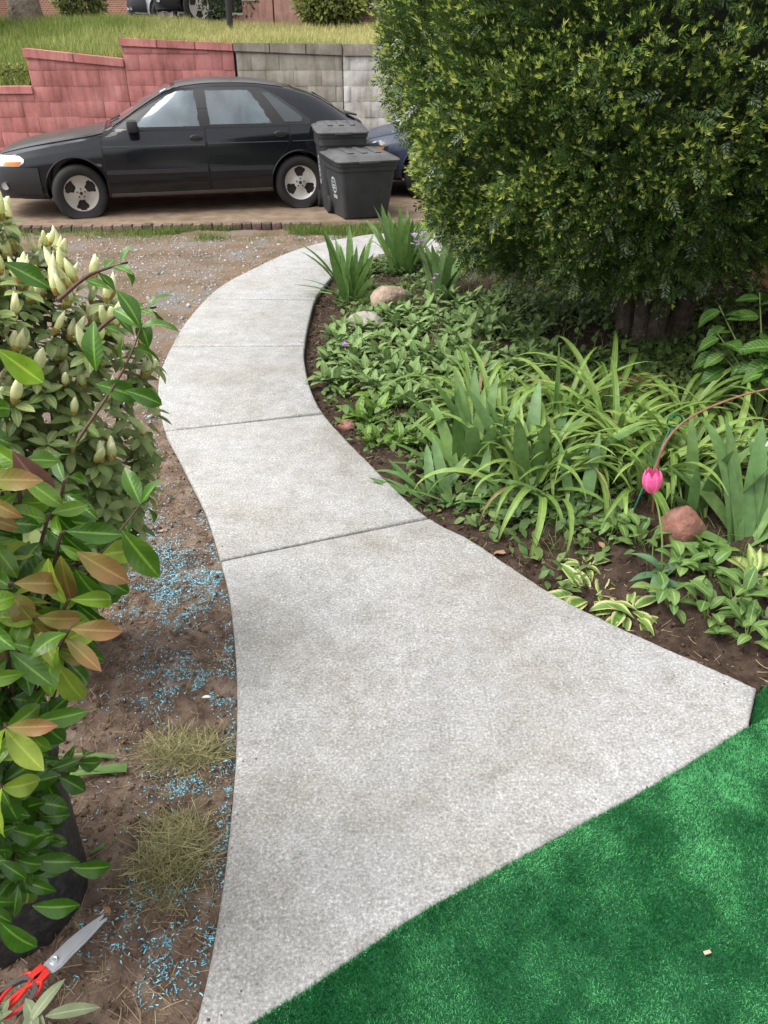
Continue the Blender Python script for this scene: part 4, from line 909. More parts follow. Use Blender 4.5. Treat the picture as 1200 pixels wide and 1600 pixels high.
MAT['copper'] = leafm('copper_laurel_leaf', (0.19, 0.23, 0.035), (0.25, 0.17, 0.05), 0.34, 0.3, rib=0.5, tip=(0.30, 0.10, 0.055), vein=0.08, spec=0.5)
MAT['maroon'] = leafm('maroon_leaf', (0.19, 0.085, 0.075), (0.24, 0.12, 0.095), 0.4, 0.3, rib=0.5, spec=0.45)
MAT['azalea'] = leafm('azalea_leaf', (0.11, 0.17, 0.045), (0.30, 0.36, 0.13), 0.40, 0.22, rib=0.35, spec=0.45)
MAT['azalea_m'] = leafm('azalea_leaf_inner', (0.09, 0.145, 0.040), (0.25, 0.31, 0.11), 0.42, 0.2, tint=True)
MAT['bud'] = leafm('azalea_bud', (0.60, 0.64, 0.20), (0.80, 0.80, 0.42), 0.5, 0.35, spec=0.3, tip=(0.88, 0.88, 0.70))
MAT['calyx'] = pm('bud_scale', [(0.26, 0.13, 0.03), (0.36, 0.30, 0.08)], 60, 0.6, 0)
MAT['stem'] = pm('green_stem', [(0.09, 0.14, 0.03), (0.14, 0.19, 0.05)], 30, 0.6, 0)
MAT['twig'] = pm('brown_twig', [(0.06, 0.035, 0.024), (0.11, 0.065, 0.045)], 40, 0.8, 0.3, 200)
MAT['bark'] = pm('bark', [(0.030, 0.022, 0.017), (0.06, 0.045, 0.034), (0.10, 0.08, 0.065)], 14, 0.95, 1.0, 40, dist=0.02)
MAT['needle'] = leafm('yew_needle', (0.026, 0.064, 0.014), (0.105, 0.165, 0.040), 0.27, 0.18, tint=True, spec=0.6)
MAT['newneedle'] = leafm('yew_new_growth', (0.24, 0.33, 0.045), (0.53, 0.57, 0.16), 0.45, 0.3, tint=True, spec=0.35)

# ================================================================ THE YEW
YC, YR = np.array([1.68, 5.52, 2.10]), np.array([1.66, 1.84, 1.82])
def yew_surface(n, seed):
    rg = np.random.default_rng(seed); v = rg.normal(size=(n * 9, 3)); v /= np.linalg.norm(v, axis=1, keepdims=True)
    q = np.sign(v) * np.abs(v) ** 0.80; q /= (np.sum(np.abs(q) ** 2.45, 1, keepdims=True)) ** (1 / 2.45)
    w = YC + q * YR; nn = q / YR; nn /= np.linalg.norm(nn, axis=1, keepdims=True); c = np.array([0, 0, CAMH]) - w; c /= np.linalg.norm(c, axis=1, keepdims=True)
    face = (np.sum(nn * c, 1) > -0.25) & (w[:, 2] < 3.1)     # the sides towards the garden grow densest
    keep = rg.uniform(0, 1, len(q)) < np.where(face, 1.0, 0.07); q, v = q[keep][:n], v[keep][:n]; return q, v
def yew_crown():
    q, v = yew_surface(45000, 5); n = len(q); rg = np.random.default_rng(6)
    a, b = q[:, 0] * 2.1 + q[:, 2] * 0.7, q[:, 2] * 2.2 + q[:, 1] * 1.3
    lump = 0.6 * (fbm(a * 1.6 + 9, b * 1.6 + 3, 81, 4) - 0.5) + 0.75 * (fbm(a * 4.2 + 2, b * 4.2 + 5, 82, 2) - 0.5)
    depth = rg.beta(1.0, 2.6, n) * 0.30
    rad = 1.0 + 0.22 * lump - depth
    low = np.clip((-0.35 - q[:, 2]) / 0.4, 0, 1); pos = YC + q * YR * rad[:, None]
    pos[:, 2] += 0.22 * low * (fbm(pos[:, 0] * 2.3, pos[:, 1] * 2.3, 83, 3) - 0.45) * 2 + 0.42 * np.clip((pos[:, 0] - 1.7) / 1.2, 0, 1) * low * 0.5
    pos[:, 0] += 0.16 * np.clip((1.35 - pos[:, 2]) / 0.9, 0, 1) * np.clip((1.2 - pos[:, 0]) / 1.2, 0, 1); nrm_ = q / YR; nrm_ /= np.linalg.norm(nrm_, axis=1, keepdims=True)
    d = nrm_ + rg.normal(0, 0.45, (n, 3)); d[:, 2] += 0.35
    # a spray: two rows of needles along a short shoot
    tv = []; tf = []
    for i in range(6):
        for sg in (-1, 1):
            z0 = 0.08 + 0.13 * i; b0 = len(tv); an = R(52 - 2 * i); l = 0.30 * (1 - 0.045 * i); ca, sa = math.cos(an), math.sin(an)
            lift = 0.05 * ((i * 7 + sg) % 3 - 1)
            tip = (sg * sa * l, lift, z0 + ca * l); mid = (sg * sa * l * .5, lift * .5, z0 + ca * l * .5); px, pz = ca * 0.040 * -sg, sa * 0.040
            tv += [(0, 0, z0), (mid[0] - px, mid[1], mid[2] - pz), tip, (mid[0] + px, mid[1], mid[2] + pz)]; tf.append((b0, b0 + 1, b0 + 2, b0 + 3))
    sc = rg.gamma(9, 0.0085, n) + 0.014
    rot = frames(d, rg.uniform(0, 6.28, n), None, sc)
    yew = thing('yew_bush', 'huge dense dark yew bush with yellow green tips overhanging the right hand bed', 'bush', (1.78, 5.0, 0.05))
    off = np.array(yew.location)
    o = put('crown', scatter('crown', tv, tf, pos - off, rot, MAT['needle'], np.clip(rg.uniform(0, 1, n), 0, 1), None, False), yew); o['kind'] = 'stuff'
    # yellow new growth at the outer shoots
    m = (depth < 0.085) & (rg.uniform(0, 1, n) < (0.70 + 1.6 * lump) * np.where(q[:, 2] < -0.62, 0.35, 1.0)); k = int(m.sum())
    tv2 = []; tf2 = []
    for i in range(6):
        a_ = i * 1.05; b0 = len(tv2); ox, oy = math.cos(a_), math.sin(a_); tz = 0.30 + 0.12 * (i % 3); r1 = 0.15 + 0.03 * (i % 2)
        tv2 += [(0, 0, 0), (ox * r1 * .5 - oy * .035, oy * r1 * .5 + ox * .035, tz * .55), (ox * r1, oy * r1, tz), (ox * r1 * .5 + oy * .035, oy * r1 * .5 - ox * .035, tz * .55)]; tf2.append((b0, b0 + 1, b0 + 2, b0 + 3))
    dd = d[m] / np.linalg.norm(d[m], axis=1, keepdims=True); tips = pos[m] + dd * (sc[m] * 0.9)[:, None]
    d2 = dd + np.array([0, 0, 0.5])
    o = put('new_growth', scatter('new_growth', tv2, tf2, tips - off, frames(d2, rg.uniform(0, 6.28, k), None, rg.gamma(6, 0.0072, k) + 0.012), MAT['newneedle'], rg.uniform(0, 1, k), None, False), yew); o['kind'] = 'stuff'
    # solid dark core added to stop light passing through the crown
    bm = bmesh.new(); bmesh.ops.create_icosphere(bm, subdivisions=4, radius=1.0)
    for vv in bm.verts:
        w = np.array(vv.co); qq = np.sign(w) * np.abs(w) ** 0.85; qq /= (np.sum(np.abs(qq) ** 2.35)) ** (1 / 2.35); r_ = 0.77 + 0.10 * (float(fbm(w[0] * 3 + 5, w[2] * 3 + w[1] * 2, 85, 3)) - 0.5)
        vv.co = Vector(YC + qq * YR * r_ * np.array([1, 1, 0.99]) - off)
    me = bpy.data.meshes.new('light_blocker'); bm.to_mesh(me); bm.free(); me.materials.append(pm('yew_blocker', [(0.008, 0.012, 0.005), (0.02, 0.024, 0.012)], 12, 0.95, 1.0, 40, dist=0.03)); put('light_blocker', me, yew)
    mb = MB()
    for (bx, by, tx, ty, r) in ((0, 0, .1, .3, .10), (-.12, .12, -.5, .5, .065), (.16, .05, .55, .35, .07), (.02, .2, -.1, .8, .06), (-.05, -.05, -.35, -.2, .045)):
        MB_pts = [(bx + (tx - bx) * t ** 1.5 + .03 * math.sin(5 * t + r * 90), by + (ty - by) * t ** 1.5, -0.1 + 1.7 * t) for t in np.linspace(0, 1, 9)]
        put('trunk', MB().tube(MB_pts, [r * (1.15 - .5 * t) for t in np.linspace(0, 1, 9)], 10).mesh('trunk', MAT['bark']), yew)
    for k_ in range(34):                                     # bare twigs hanging under the crown
        a_ = random.uniform(0, 6.28); r_ = random.uniform(.3, 1.2); p0 = Vector((-.25 + math.cos(a_) * r_ * .8, .5 + math.sin(a_) * r_, U(.75, 1.1))); 
        put('twig', MB().tube([Vector((U(-.1, .1), U(0, .2), U(.5, .9))), (p0 + Vector((0, 0, .9))) * .5, p0], [.012, .008, .003], 5).mesh('twig', MAT['bark']), yew)
yew_crown()

# ---- brick house wall beyond the bed
MAT['house_brick'] = pm('house_brick', [(0.17, 0.062, 0.045), (0.26, 0.10, 0.075), (0.32, 0.145, 0.11)], 20, 0.9, 0.6, 80, rnd=0.25)
MAT['mortar'] = pm('mortar', [(0.22, 0.19, 0.165), (0.3, 0.27, 0.24)], 30, 0.95, 0.3, 80)
hw = thing('house_wall', 'red brick house wall half hidden behind the yew at the right edge', 'wall', (3.18, 5.0, 0))
MB().box((0.06, 0.5, 1.4), (.10, 5.4, 3.2)).obj('mortar_core', MAT['mortar'], hw, False)
hb = MB().box((0, 0, 0), (.10, .205, .062), bev=.005).mesh('brick', MAT['house_brick'])
for k in range(18):
    y = -1.6 + (.11 if k % 2 else 0)
    while y < 3.1:
        put('brick', hb, hw, Matrix.Translation((U(-.003, .003), y, .0 + k * .074)));  y += .217
    if k > 11: break
up = MB(); up.box((0.0, .5, 1.95), (.104, 5.4, 2.05)); up.obj('upper_courses', MAT['house_brick'], hw, False)

# ================================================================ NEAR LEFT: planter, laurel, azalea
MAT['pot'] = pm('black_planter', [(0.012, 0.012, 0.013), (0.026, 0.026, 0.027), (0.06, 0.06, 0.058)], 50, 0.6, 0.4, 220, spec=0.35)
pot = thing('planter', 'tall round black plastic planter beside the bare soil at the left', 'planter', (-0.935, 1.13, -0.06))
MB().lathe([(0, 0), (.185, 0), (.192, .01), (.200, .28), (.203, .46), (.214, .462), (.216, .50), (.207, .512), (.198, .505), (.192, .44), (0, .44)], 56).obj('tub', MAT['pot'], pot)
MB().lathe([(0, .452), (.10, .46), (.191, .45), (.192, .445)], 40).obj('potting_soil', MAT['soil_r'], pot)
lm = {}
for key, mt in (('d', 'laurel'), ('l', 'laurel_l'), ('c', 'copper'), ('m', 'maroon')):
    lm[key] = [leaf_mesh('laurel_leaf', 0.102, 0.047, b, MAT[mt], 0.30, obov, 9, 1.0, tw, 0.16, 5, i) for i, (b, tw) in enumerate(((0.5, 0.2), (0.9, -0.25), (0.25, 0.1), (1.25, 0.3)))]
lau = thing('laurel_shrub', 'glossy laurel with coppery young leaves filling the left edge', 'shrub', (-0.90, 1.08, 0.38))
LC, LR = Vector((-0.76, 1.03, 0.80)), Vector((0.34, 0.33, 0.54))
shoots = []
rg = random.Random(21); tries = 0
while len(shoots) < 165 and tries < 5000:
    tries += 1
    v = Vector((rg.gauss(0, 1), rg.gauss(0, 1), rg.gauss(0, 1))).normalized()
    if v.y > 0.55 or v.x < -0.55: continue
    r_ = rg.uniform(0.55, 1.0); p = LC + Vector((v.x * LR.x, v.y * LR.y, v.z * LR.z)) * r_
    if p.x > float(np.interp(p.z, [.30, .50, .74, .87, 1.0, 1.15, 1.3], [-.68, -.66, -.60, -.52, -.47, -.50, -.62])): continue
    if any((p - q[0]).length < 0.050 for q in shoots): continue
    shoots.append((p, (v * 0.8 + Vector((0.1, -0.1, 0.75))).normalized()))
items = []; TW = []
def laurel_shoot(p, d, n, kinds, s=1.0, spread=1.0):
    for i in range(n):
        az = 2.4 * i + rg.uniform(-.4, .4); tl = (0.75 + 0.5 * i / n) * spread
        side_ = d.orthogonal().normalized(); side_.rotate(Matrix.Rotation(az, 3, d))
        dd = d * math.cos(tl) + side_ * math.sin(tl); dd.z -= 0.62; pp = p - d * (0.016 * i)
        items.append((rg.choice(lm[kinds[i % len(kinds)]]), frame(pp, dd, Vector((rg.uniform(-.5, .7), -.75 + rg.uniform(-.4, .4), .55 + rg.uniform(-.4, .4))), (s * rg.uniform(.5, .95) * rg.uniform(.8, 1.1),) * 2 + (s * rg.uniform(.50, .92),))))
for i, (p, d) in enumerate(shoots):
    root_ = Vector((-0.90 + rg.uniform(-.05, .05), 1.1 + rg.uniform(-.05, .05), 0.38)); mid_ = (root_ + p) * .5 + Vector((rg.uniform(-.05, .05), 0, -.06))
    TW.append([root_, mid_, p - d * .05, p])
    low = p.z < 0.72; kinds = 'ddddd'
    q = rg.random()
    if q < 0.24: kinds = 'cdcld'
    elif q < 0.52: kinds = 'lldd'
    elif q < 0.57: kinds = 'clld'
    laurel_shoot(p, d, rg.randint(6, 8), kinds)
# long whippy shoots reaching over the path
def whip(pts, leaves, kinds, s):
    pts = catmull(pts, 5); TW.append(pts)
    for i, f in enumerate(leaves):
        k = min(len(pts) - 2, int(f * (len(pts) - 1))); p = pts[k]; d = (pts[k + 1] - pts[k]).normalized(); sd = d.orthogonal().normalized(); sd.rotate(Matrix.Rotation(2.5 * i + 1.0, 3, d))
        dd = d * .6 + sd * .9; dd.z -= .12; items.append((rg.choice(lm[kinds[i % len(kinds)]]), frame(p, dd, (0, -.3, 1), s * rg.uniform(.8, 1.05))))
whip([P(120, 690, 1.45), P(180, 600, 1.46), P(208, 545, 1.47), P(222, 505, 1.48)], [.35, .5, .7, .95, .97, .99, 1.0], 'lmlmmmc', .82)
whip([P(60, 900, 1.35), P(150, 870, 1.36), P(195, 820, 1.40), P(225, 780, 1.43)], [.5, .7, .95, .98, 1.0], 'dlmmm', .75)
whip([P(90, 470, 1.55), P(140, 430, 1.6), P(200, 410, 1.62)], [.4, .6, .75, .85, .95, 1.0], 'llllll', .62)
whip([P(130, 540, 1.55), P(180, 495, 1.6), P(245, 480, 1.62)], [.3, .5, .7, .85, .95, 1.0], 'llllll', .58)
# single leaves that stand out in the photograph
for (x, y, dz, dx, dy, dzz, kk, s) in ((-5, 545, 1.18, .7, .1, -.75, 'l', .95), (5, 410, 1.25, .8, .3, -.55, 'm', .8), (95, 868, 1.22, -.05, -.1, -1, 'c', .95), (120, 862, 1.20, .8, 0, -.7, 'c', .95),
        (118, 890, 1.24, .35, -.1, -.9, 'd', 1.15), (55, 975, 1.2, .45, -.1, -.9, 'c', 1.1), (30, 945, 1.18, .4, -.1, -.9, 'c', 1.0), (190, 828, 1.3, .45, -.1, -.85, 'd', 1.1), (90, 1035, 1.22, .2, -.1, -1, 'l', 1.0),
        (52, 1110, 1.25, .35, -.1, -.95, 'l', .95), (110, 1355, 1.45, .9, 0, -.2, 'l', .8), (50, 1415, 1.4, .95, -.1, -.1, 'l', .85), (20, 705, 1.2, .35, 0, -.9, 'm', 1.1), (45, 1345, 1.45, .9, .1, -.25, 'd', .9), (0, 1440, 1.35, .5, -.2, -.9, 'c', 1.0),
        (150, 580, 1.5, .05, 0, 1, 'l', .95), (150, 600, 1.45, 1, 0, -.25, 'd', .9), (195, 610, 1.45, 1, .1, -.35, 'l', .8)):
    items.append((lm[kk][rg.randint(0, 2)], frame(P(x, y, dz), (dx, dy, dzz), (0, -.75, .65), s)))
place(lau, items, 'leaf', 295, MAT['laurel'])
for k, pts in enumerate(TW):
    pts = catmull(pts, 3) if len(pts) < 6 else pts
    wput('twig', MB().tube([Vector(p) - lau.location for p in pts], [(.0055 if len(pts) < 12 else .0036) * (1 - .65 * i / len(pts)) for i in range(len(pts))], 5).mesh('twig', MAT['twig']), lau, Matrix.Translation(lau.location))

# azalea
az = thing('azalea_bush', 'azalea bush covered in cream white flower buds behind the laurel', 'bush', (-1.12, 2.02, -0.04))
am = [leaf_mesh('azalea_leaf', 0.056, 0.025, b, MAT['azalea'], 0.2, oval, 5, 1.0, 0, 0, 3, i) for i, b in enumerate((0.3, 0.7, 1.1))]
def bud_mesh(seed, mat):
    mb = MB(); prof = [(0.0, 0.0), (.0040, .004), (.0062 + .0008 * seed, .014), (.0070 + .0006 * seed, .023), (.0058, .033), (.0028, .043), (0.0004, .050 - .003 * seed)]; V = []; F = []; n = 10; LV = []
    for i, (r, z) in enumerate(prof):
        for k in range(n): a = 2 * math.pi * k / n; rr = r * (1 + .13 * (k % 2)); V.append((rr * math.cos(a + z * 14), rr * math.sin(a + z * 14), z)); LV.append((i / 6, .5, 0))
    for i in range(len(prof) - 1):
        for k in range(n): F.append((i * n + k, i * n + (k + 1) % n, (i + 1) * n + (k + 1) % n, (i + 1) * n + k))
    return mk('bud', np.array(V), np.array(F), mat, True, {'lv': np.array(LV)})
budm = [bud_mesh(k, MAT['bud']) for k in range(3)]
calm = MB().lathe([(.0, -.003), (.0035, -.002), (.0062, .004), (.0072, .009), (.0066, .012)], 9).mesh('bud_scale', MAT['calyx'])
AC, AR = Vector((-1.17, 2.05, 0.80)), Vector((0.50, 0.48, 0.64)); items = []; buds = []; TW = []; rg = random.Random(5); tips = []; tries = 0
while len(tips) < 560 and tries < 30000:
    tries += 1
    v = Vector((rg.gauss(0, 1), rg.gauss(0, 1), rg.gauss(0, 1))).normalized()
    if v.y > .35 or v.x < -.6 or v.x * .45 - v.y * .8 + v.z * .3 < -.2: continue
    r_ = rg.choice((rg.uniform(.5, .75), rg.uniform(.74, 1.02), rg.uniform(.8, 1.02))) * (0.93 + 0.14 * float(vnoise(v.x * 3 + 7, v.z * 3, 3))); p = AC + Vector((v.x * AR.x, v.y * AR.y, v.z * AR.z)) * r_
    if p.z < .12 or p.x < -1.33 or any((p - q[0]).length < .033 for q in tips): continue
    tips.append((p, (v * .6 + Vector((0, 0, .9))).normalized(), v, r_))
for (p, d, v, r_) in tips:
    n = rg.randint(5, 7)
    for i in range(n):
        a = 2 * math.pi * i / n + rg.uniform(-.3, .3); sd = d.orthogonal().normalized(); sd.rotate(Matrix.Rotation(a, 3, d)); dd = sd + d * rg.uniform(.0, .55)
        items.append((rg.choice(am), frame(p - d * rg.uniform(0, .02), dd, d, rg.uniform(.8, 1.25))))
    for i in range(4):
        a = rg.uniform(0, 6.28); sd = d.orthogonal().normalized(); sd.rotate(Matrix.Rotation(a, 3, d)); items.append((rg.choice(am), frame(p - d * rg.uniform(.03, .09), sd + d * .2, d, rg.uniform(.7, 1.1))))
    ch = (1.0 if p.z > .95 else (.75 if p.z > .7 else .35)) * (1.0 if r_ > .66 else .1)
    if rg.random() < ch:
        for j in range(rg.choice((1, 2, 2, 3, 4))):
            bd = (d + Vector((rg.uniform(-.5, .5), rg.uniform(-.5, .5), .2))).normalized(); buds.append((p + d * .006 + Vector((rg.uniform(-.008, .008), rg.uniform(-.008, .008), 0)), bd, rg.uniform(1.05, 1.6)))
    TW.append((p, d))
for (x, y, dd_) in ((100, 420, 1.9), (92, 408, 1.9), (110, 425, 1.92), (82, 415, 1.88), (98, 400, 1.92), (120, 415, 1.93), (88, 432, 1.87), (104, 440, 1.88)):   # the open cluster
    buds.append((P(x, y + 28, dd_), (Vector((rg.uniform(-.5, .3), rg.uniform(-.2, .2), 1))).normalized(), 1.45))
buds = [q for q in buds if q[0].x > -1.16 - .25 * (1.2 - q[0].z)]; buds.sort(key=lambda q: -q[0].z + rg.uniform(-.35, .35)); buds = buds[:295]
place(az, items, 'leaf', 280, MAT['azalea_m'])
for (p, d, s) in buds:
    b = wput('bud', rg.choice(budm), az, frame(p, d, (1, 0, 0), (s * rg.uniform(.8, 1.15), s * rg.uniform(.8, 1.15), s * rg.uniform(.85, 1.2)), rg.uniform(0, 6))); put('bud_scale', calm, b)
mbs = MB()
for i, (p, d) in enumerate(TW):
    r0 = Vector((-1.12 + .05 * math.cos(i), 2.02 + .05 * math.sin(i), -.05)); q = p - d * .12; m_ = r0.lerp(q, .55) + Vector((rg.uniform(-.06, .06), rg.uniform(-.06, .06), rg.uniform(-.04, .04)))
    if i % 9 == 0: wput('branch', MB().tube([x - az.location for x in catmull([r0, m_, q, p], 3)], [.009 * (1 - .08 * k) for k in range(10)], 5).mesh('branch', MAT['twig']), az, Matrix.Translation(az.location))
# ================================================================ THE RIGHT HAND BED
def variants(name, L, W, bends, mat, **kw): return [leaf_mesh(name, L, W, b, mat, seed=i, **kw) for i, b in enumerate(bends)]
iris_v = variants('iris_leaf', 0.50, 0.040, (0.15, 0.35, 0.6, 0.95), MAT['iris'], fold=0.30, wf=sword, nl=9, p=1.6, nv=3)
irisd_v = variants('iris_leaf', 0.50, 0.046, (0.15, 0.4, 0.75, 1.2), MAT['iris_d'], fold=0.30, wf=sword, nl=9, p=1.6, nv=3)
day_v = variants('daylily_leaf', 0.55, 0.034, (1.3, 1.9, 2.4, 2.9), MAT['daylily'], fold=0.45, wf=strap, nl=12, p=1.5, nv=3)
MAT['dry_strap'] = leafm('dry_strap_leaf', (0.22, 0.17, 0.08), (0.36, 0.32, 0.13), 0.7, 0.25, spec=0.2)
dry_v = variants('daylily_leaf', 0.48, 0.022, (1.9, 2.6), MAT['dry_strap'], fold=0.5, wf=strap, nl=10, p=1.3, nv=3, twist=0.9)
def clump(name, label, cat, px, n, vs, tilt, s, rad=0.06, group=None, azr=(0, 6.283), base=None, wide=1.0):
    b = base or GB(*px); t = thing(name, label, cat, b, 0, group)
    for i in range(n):
        a = azr[0] + (azr[1] - azr[0]) * (i + U(-.4, .4)) / n; r = U(0, rad); p = b + Vector((-math.sin(a) * r, math.cos(a) * r, -0.015))
        sc = U(*s); wput('leaf', random.choice(dry_v if random.random() < .07 and n > 20 else vs), t, blade_M(p, a, U(*tilt), (sc * wide, sc, sc), U(-.5, .5)))
    return t
random.seed(101)
t = clump('iris_clump', 'upright iris clump in the curve of the path', 'iris', (548, 468), 24, iris_v[:3], (.08, .62), (.75, 1.2), .09, wide=1.5)
for a, tl, s in ((R(95), 1.15, 1.0), (R(80), 1.3, .8), (R(110), .95, .9)): wput('leaf', iris_v[1], t, blade_M(t.location, a, tl, s))
clump('iris_clump', 'iris clump at the far end of the bed below the bins', 'iris', (628, 425), 26, iris_v[:3], (.08, .6), (.85, 1.3), .12, wide=1.5)
clump('iris_clump', 'dark broad leaved iris behind the purple flower spike', 'iris', (690, 462), 11, irisd_v[:3], (.05, .40), (.85, 1.15), .10, wide=1.7)
t = clump('iris_clump', 'broad iris fan in the middle of the bed', 'iris', (748, 725), 12, irisd_v[:3], (.05, .55), (.75, 1.05), .12, wide=1.6)
for a, tl, s in ((R(70), .75, 1.0), (R(55), .5, .95)): wput('leaf', iris_v[1], t, blade_M(t.location, a, tl, (s * 1.7, s, s)))
def sprawl(label, px, specs, vs):
    b = GB(*px); t = thing('iris_clump', label, 'iris', b)
    for (dx, dy, az_, tl, s) in specs: wput('leaf', vs[int(abs(az_) * 7) % len(vs)], t, blade_M(b + Vector((dx, dy, -.01)), R(az_), R(tl), (s * 1.75, s, s), U(-.3, .3)))
    return t
sprawl('flattened iris leaves sprawling beside the path joint', (665, 785), [(0, 0, 40, 60, .6), (.02, 0, 100, 50, .55), (.03, .02, 10, 30, .6), (-.02, .03, 150, 70, .5), (.05, 0, -60, 75, .75), (.04, .02, -95, 80, .8), (0, .05, 65, 40, .6), (.06, .03, -40, 55, .6), (0.02, 0.01, 170, 78, .45), (-.04, .05, 80, 65, .5)], irisd_v)
sprawl('broad iris leaves tumbling over the soil next to the slab edge', (705, 800), [(0, 0, -70, 60, .6), (.02, .02, -100, 75, .7), (.05, .03, 60, 55, .5), (.0, .05, 20, 40, .7), (.08, .02, -50, 50, .7), (.1, .05, -85, 70, .8), (.03, .06, 100, 60, .55), (.12, .04, -20, 35, .65), (.06, .08, -120, 80, .5)], irisd_v)
sprawl('upright broad iris leaves at the left front of the daylilies', (715, 745), [(0, 0, 30, 30, .85), (.03, 0, 50, 45, .8), (.05, .03, 10, 15, .95), (-.03, .02, 75, 55, .7), (.06, .0, -20, 25, .9), (.08, .04, -45, 40, .8), (0, .05, 0, 8, .85), (-.05, .04, 95, 65, .6)], iris_v)
sprawl('long iris leaves lying towards the tulip', (790, 800), [(0, 0, -85, 84, .9), (.03, .01, -70, 76, .85), (.05, .03, -100, 88, .95), (.02, .05, -50, 60, .7), (0, .04, 30, 45, .6), (.06, .0, -120, 86, .6), (.08, .05, -80, 70, .9), (.0, .02, 90, 60, .5), (.1, .03, -95, 80, .8)], irisd_v)
sprawl('dark green iris pair leaning right of the daylilies', (905, 805), [(0, 0, -30, 38, .8), (.02, .01, -20, 25, .75), (-.05, .03, 70, 55, .75), (-.06, 0, 85, 70, .8), (.03, .03, -60, 65, .55), (-.02, .05, 20, 30, .6)], irisd_v)
t = sprawl('large blue green iris fan at the right edge', (1155, 845), [(0, 0, 20, 22, 1.05), (.03, .02, -15, 18, 1.0), (.0, .03, 45, 38, .95), (-.03, .0, 30, 12, 1.1), (.05, .0, -40, 35, 1.0), (.08, .03, -30, 25, 1.0), (-.04, -.02, 75, 70, .6), (.02, -.03, -75, 62, .8), (.1, .02, 10, 15, .9), (.02, .06, 60, 50, .85), (-.02, -.04, 100, 78, .7), (.14, .05, 0, 10, 1.0)], irisd_v)
for px, lab, n in (((790, 690), 'daylily clump with arching light green leaves in the mid bed, leftmost', 34), ((880, 735), 'daylily clump sprawling in the middle above the dark iris', 46), ((960, 700), 'daylily clump in front of the half buried brick', 46), ((1050, 735), 'daylily clump behind the pink tulip', 44), ((880, 655), 'daylily clump nearest the yew trunk shade', 30), ((1130, 730), 'daylily clump beside the arching brown cane', 30), ((830, 770), 'daylily clump leaning over the lying iris leaves', 30), ((1000, 765), 'daylily clump around the foot of the green stake', 34), ((740, 650), 'daylily clump at the left among the woolly leaves', 22), ((950, 640), 'daylily clump at the back beside the loose brick', 26), ((1060, 650), 'daylily clump below the hydrangea', 26)):
    clump('daylily_clump', lab, 'daylily', px, n, day_v, (.05, .75), (.68, 1.15), .13, 'daylilies in the bed')
t = thing('iris_spear', 'single tall pointed spear of leaf standing above the daylilies', 'leaf', GB(862, 690))
for a, tl, s, w in ((0.3, .03, 1.02, .75), (2.6, .10, .72, .6), (4.6, .16, .6, .6)): wput('leaf', iris_v[0], t, blade_M(t.location, a, tl, (w * s, s, s)))

# lamb's ear and other low plants
lamb_v = variants('woolly_leaf', 0.115, 0.042, (0.5, 0.8, 1.2), MAT['lamb'], fold=0.25, wf=oval, nl=6, nv=3)
prim_v = variants('soft_leaf', 0.15, 0.058, (0.4, 0.8, 1.2), MAT['primrose'], fold=0.25, wf=oval, nl=7, nv=5, wave=0.12)
random.seed(55); k = 0; spots = []
while len(spots) < 66 and k < 4000:
    k += 1; x, y = U(500, 860), U(468, 665)
    if y < 468 + max(0, (700 - x)) * .35 or y > 615 + (x - 560) * .35 or (x > 790 and y < 520): continue
    p = GB(x, y)
    if any((p - q).length < .155 for q in spots) or p.x - float(right_x(p.y)) < .17: continue
    spots.append(p)
for p in spots:
    t = thing('lambs_ear', 'low silvery woolly leaved plant in the grey green drift between the rocks and the irises', 'plant', p, 0, 'woolly leaved plants in the bed')
    for j in range(3):
        q = p + Vector((U(-.08, .08), U(-.08, .08), U(-.01, .03))); n = random.randint(6, 8)
        for i in range(n): wput('leaf', random.choice(lamb_v), t, blade_M(q, 6.283 * i / n + U(-.4, .4), U(.15, 1.1), U(.8, 1.35)))
for px, lab, n, s in (((575, 655), 'bright green leafy rosette by the inner curve of the path', 24, (.8, 1.2)), ((607, 625), 'bright green rosette just behind the front rosette', 20, (.8, 1.15)), ((545, 610), 'small green rosette under the small violet flower', 12, (.5, .8)), ((640, 690), 'green rosette in front of the lambs ears', 16, (.6, .95)), ((590, 690), 'sparse green rosette at the bed edge', 12, (.5, .8)), ((1095, 860), 'leafy green rosette at the foot of the tulip', 14, (.5, .8))):
    b = GB(*px); t = thing('leafy_rosette', lab, 'plant', b)
    for i in range(n): wput('leaf', random.choice(prim_v), t, blade_M(b + Vector((U(-.07, .07), U(-.07, .07), 0)), 6.283 * i / n + U(-.4, .4), U(.1, 1.05), U(*s)))
# weeds and small leaves covering the soil: uncountable
n = 34000; x = RNG.uniform(-0.4, 3.0, n); y = RNG.uniform(2.1, 7.6, n); ex = x - right_x(y)
dens = np.clip((fbm(x * 2.2, y * 2.2, 91, 3) - 0.36) * 5, 0, 1) * np.clip((ex - 0.035) * 7, 0, 1) * np.where(y < 2.7, 0.35, 1.0)
kp = RNG.uniform(0, 1, n) < dens; x, y = x[kp], y[kp]; n = len(x); z = bed_h(x, y)
a = RNG.uniform(0, 6.28, n); d = np.stack([np.cos(a), np.sin(a), RNG.uniform(-.1, 1.2, n)], 1)
LV4 = np.array([(0, 0, 0), (-.22, -.03, .3), (.22, -.03, .3), (-.26, -.04, .6), (.26, -.04, .6), (0, .08, 1.0)]); LF4 = np.array([(0, 2, 1), (1, 2, 4), (1, 4, 3), (3, 4, 5)])
wd = put('weed_cover', scatter('weed_cover', LV4, LF4, np.stack([x, y, z + RNG.uniform(0, .05, n)], 1), frames(d, RNG.uniform(-.5, .5, n), None, RNG.uniform(.025, .075, n)), MAT['weed'], RNG.uniform(0, 1, n)))
tag(wd, 'small weeds and seedlings carpeting the soil between the bed plants', 'weeds', kind='stuff')
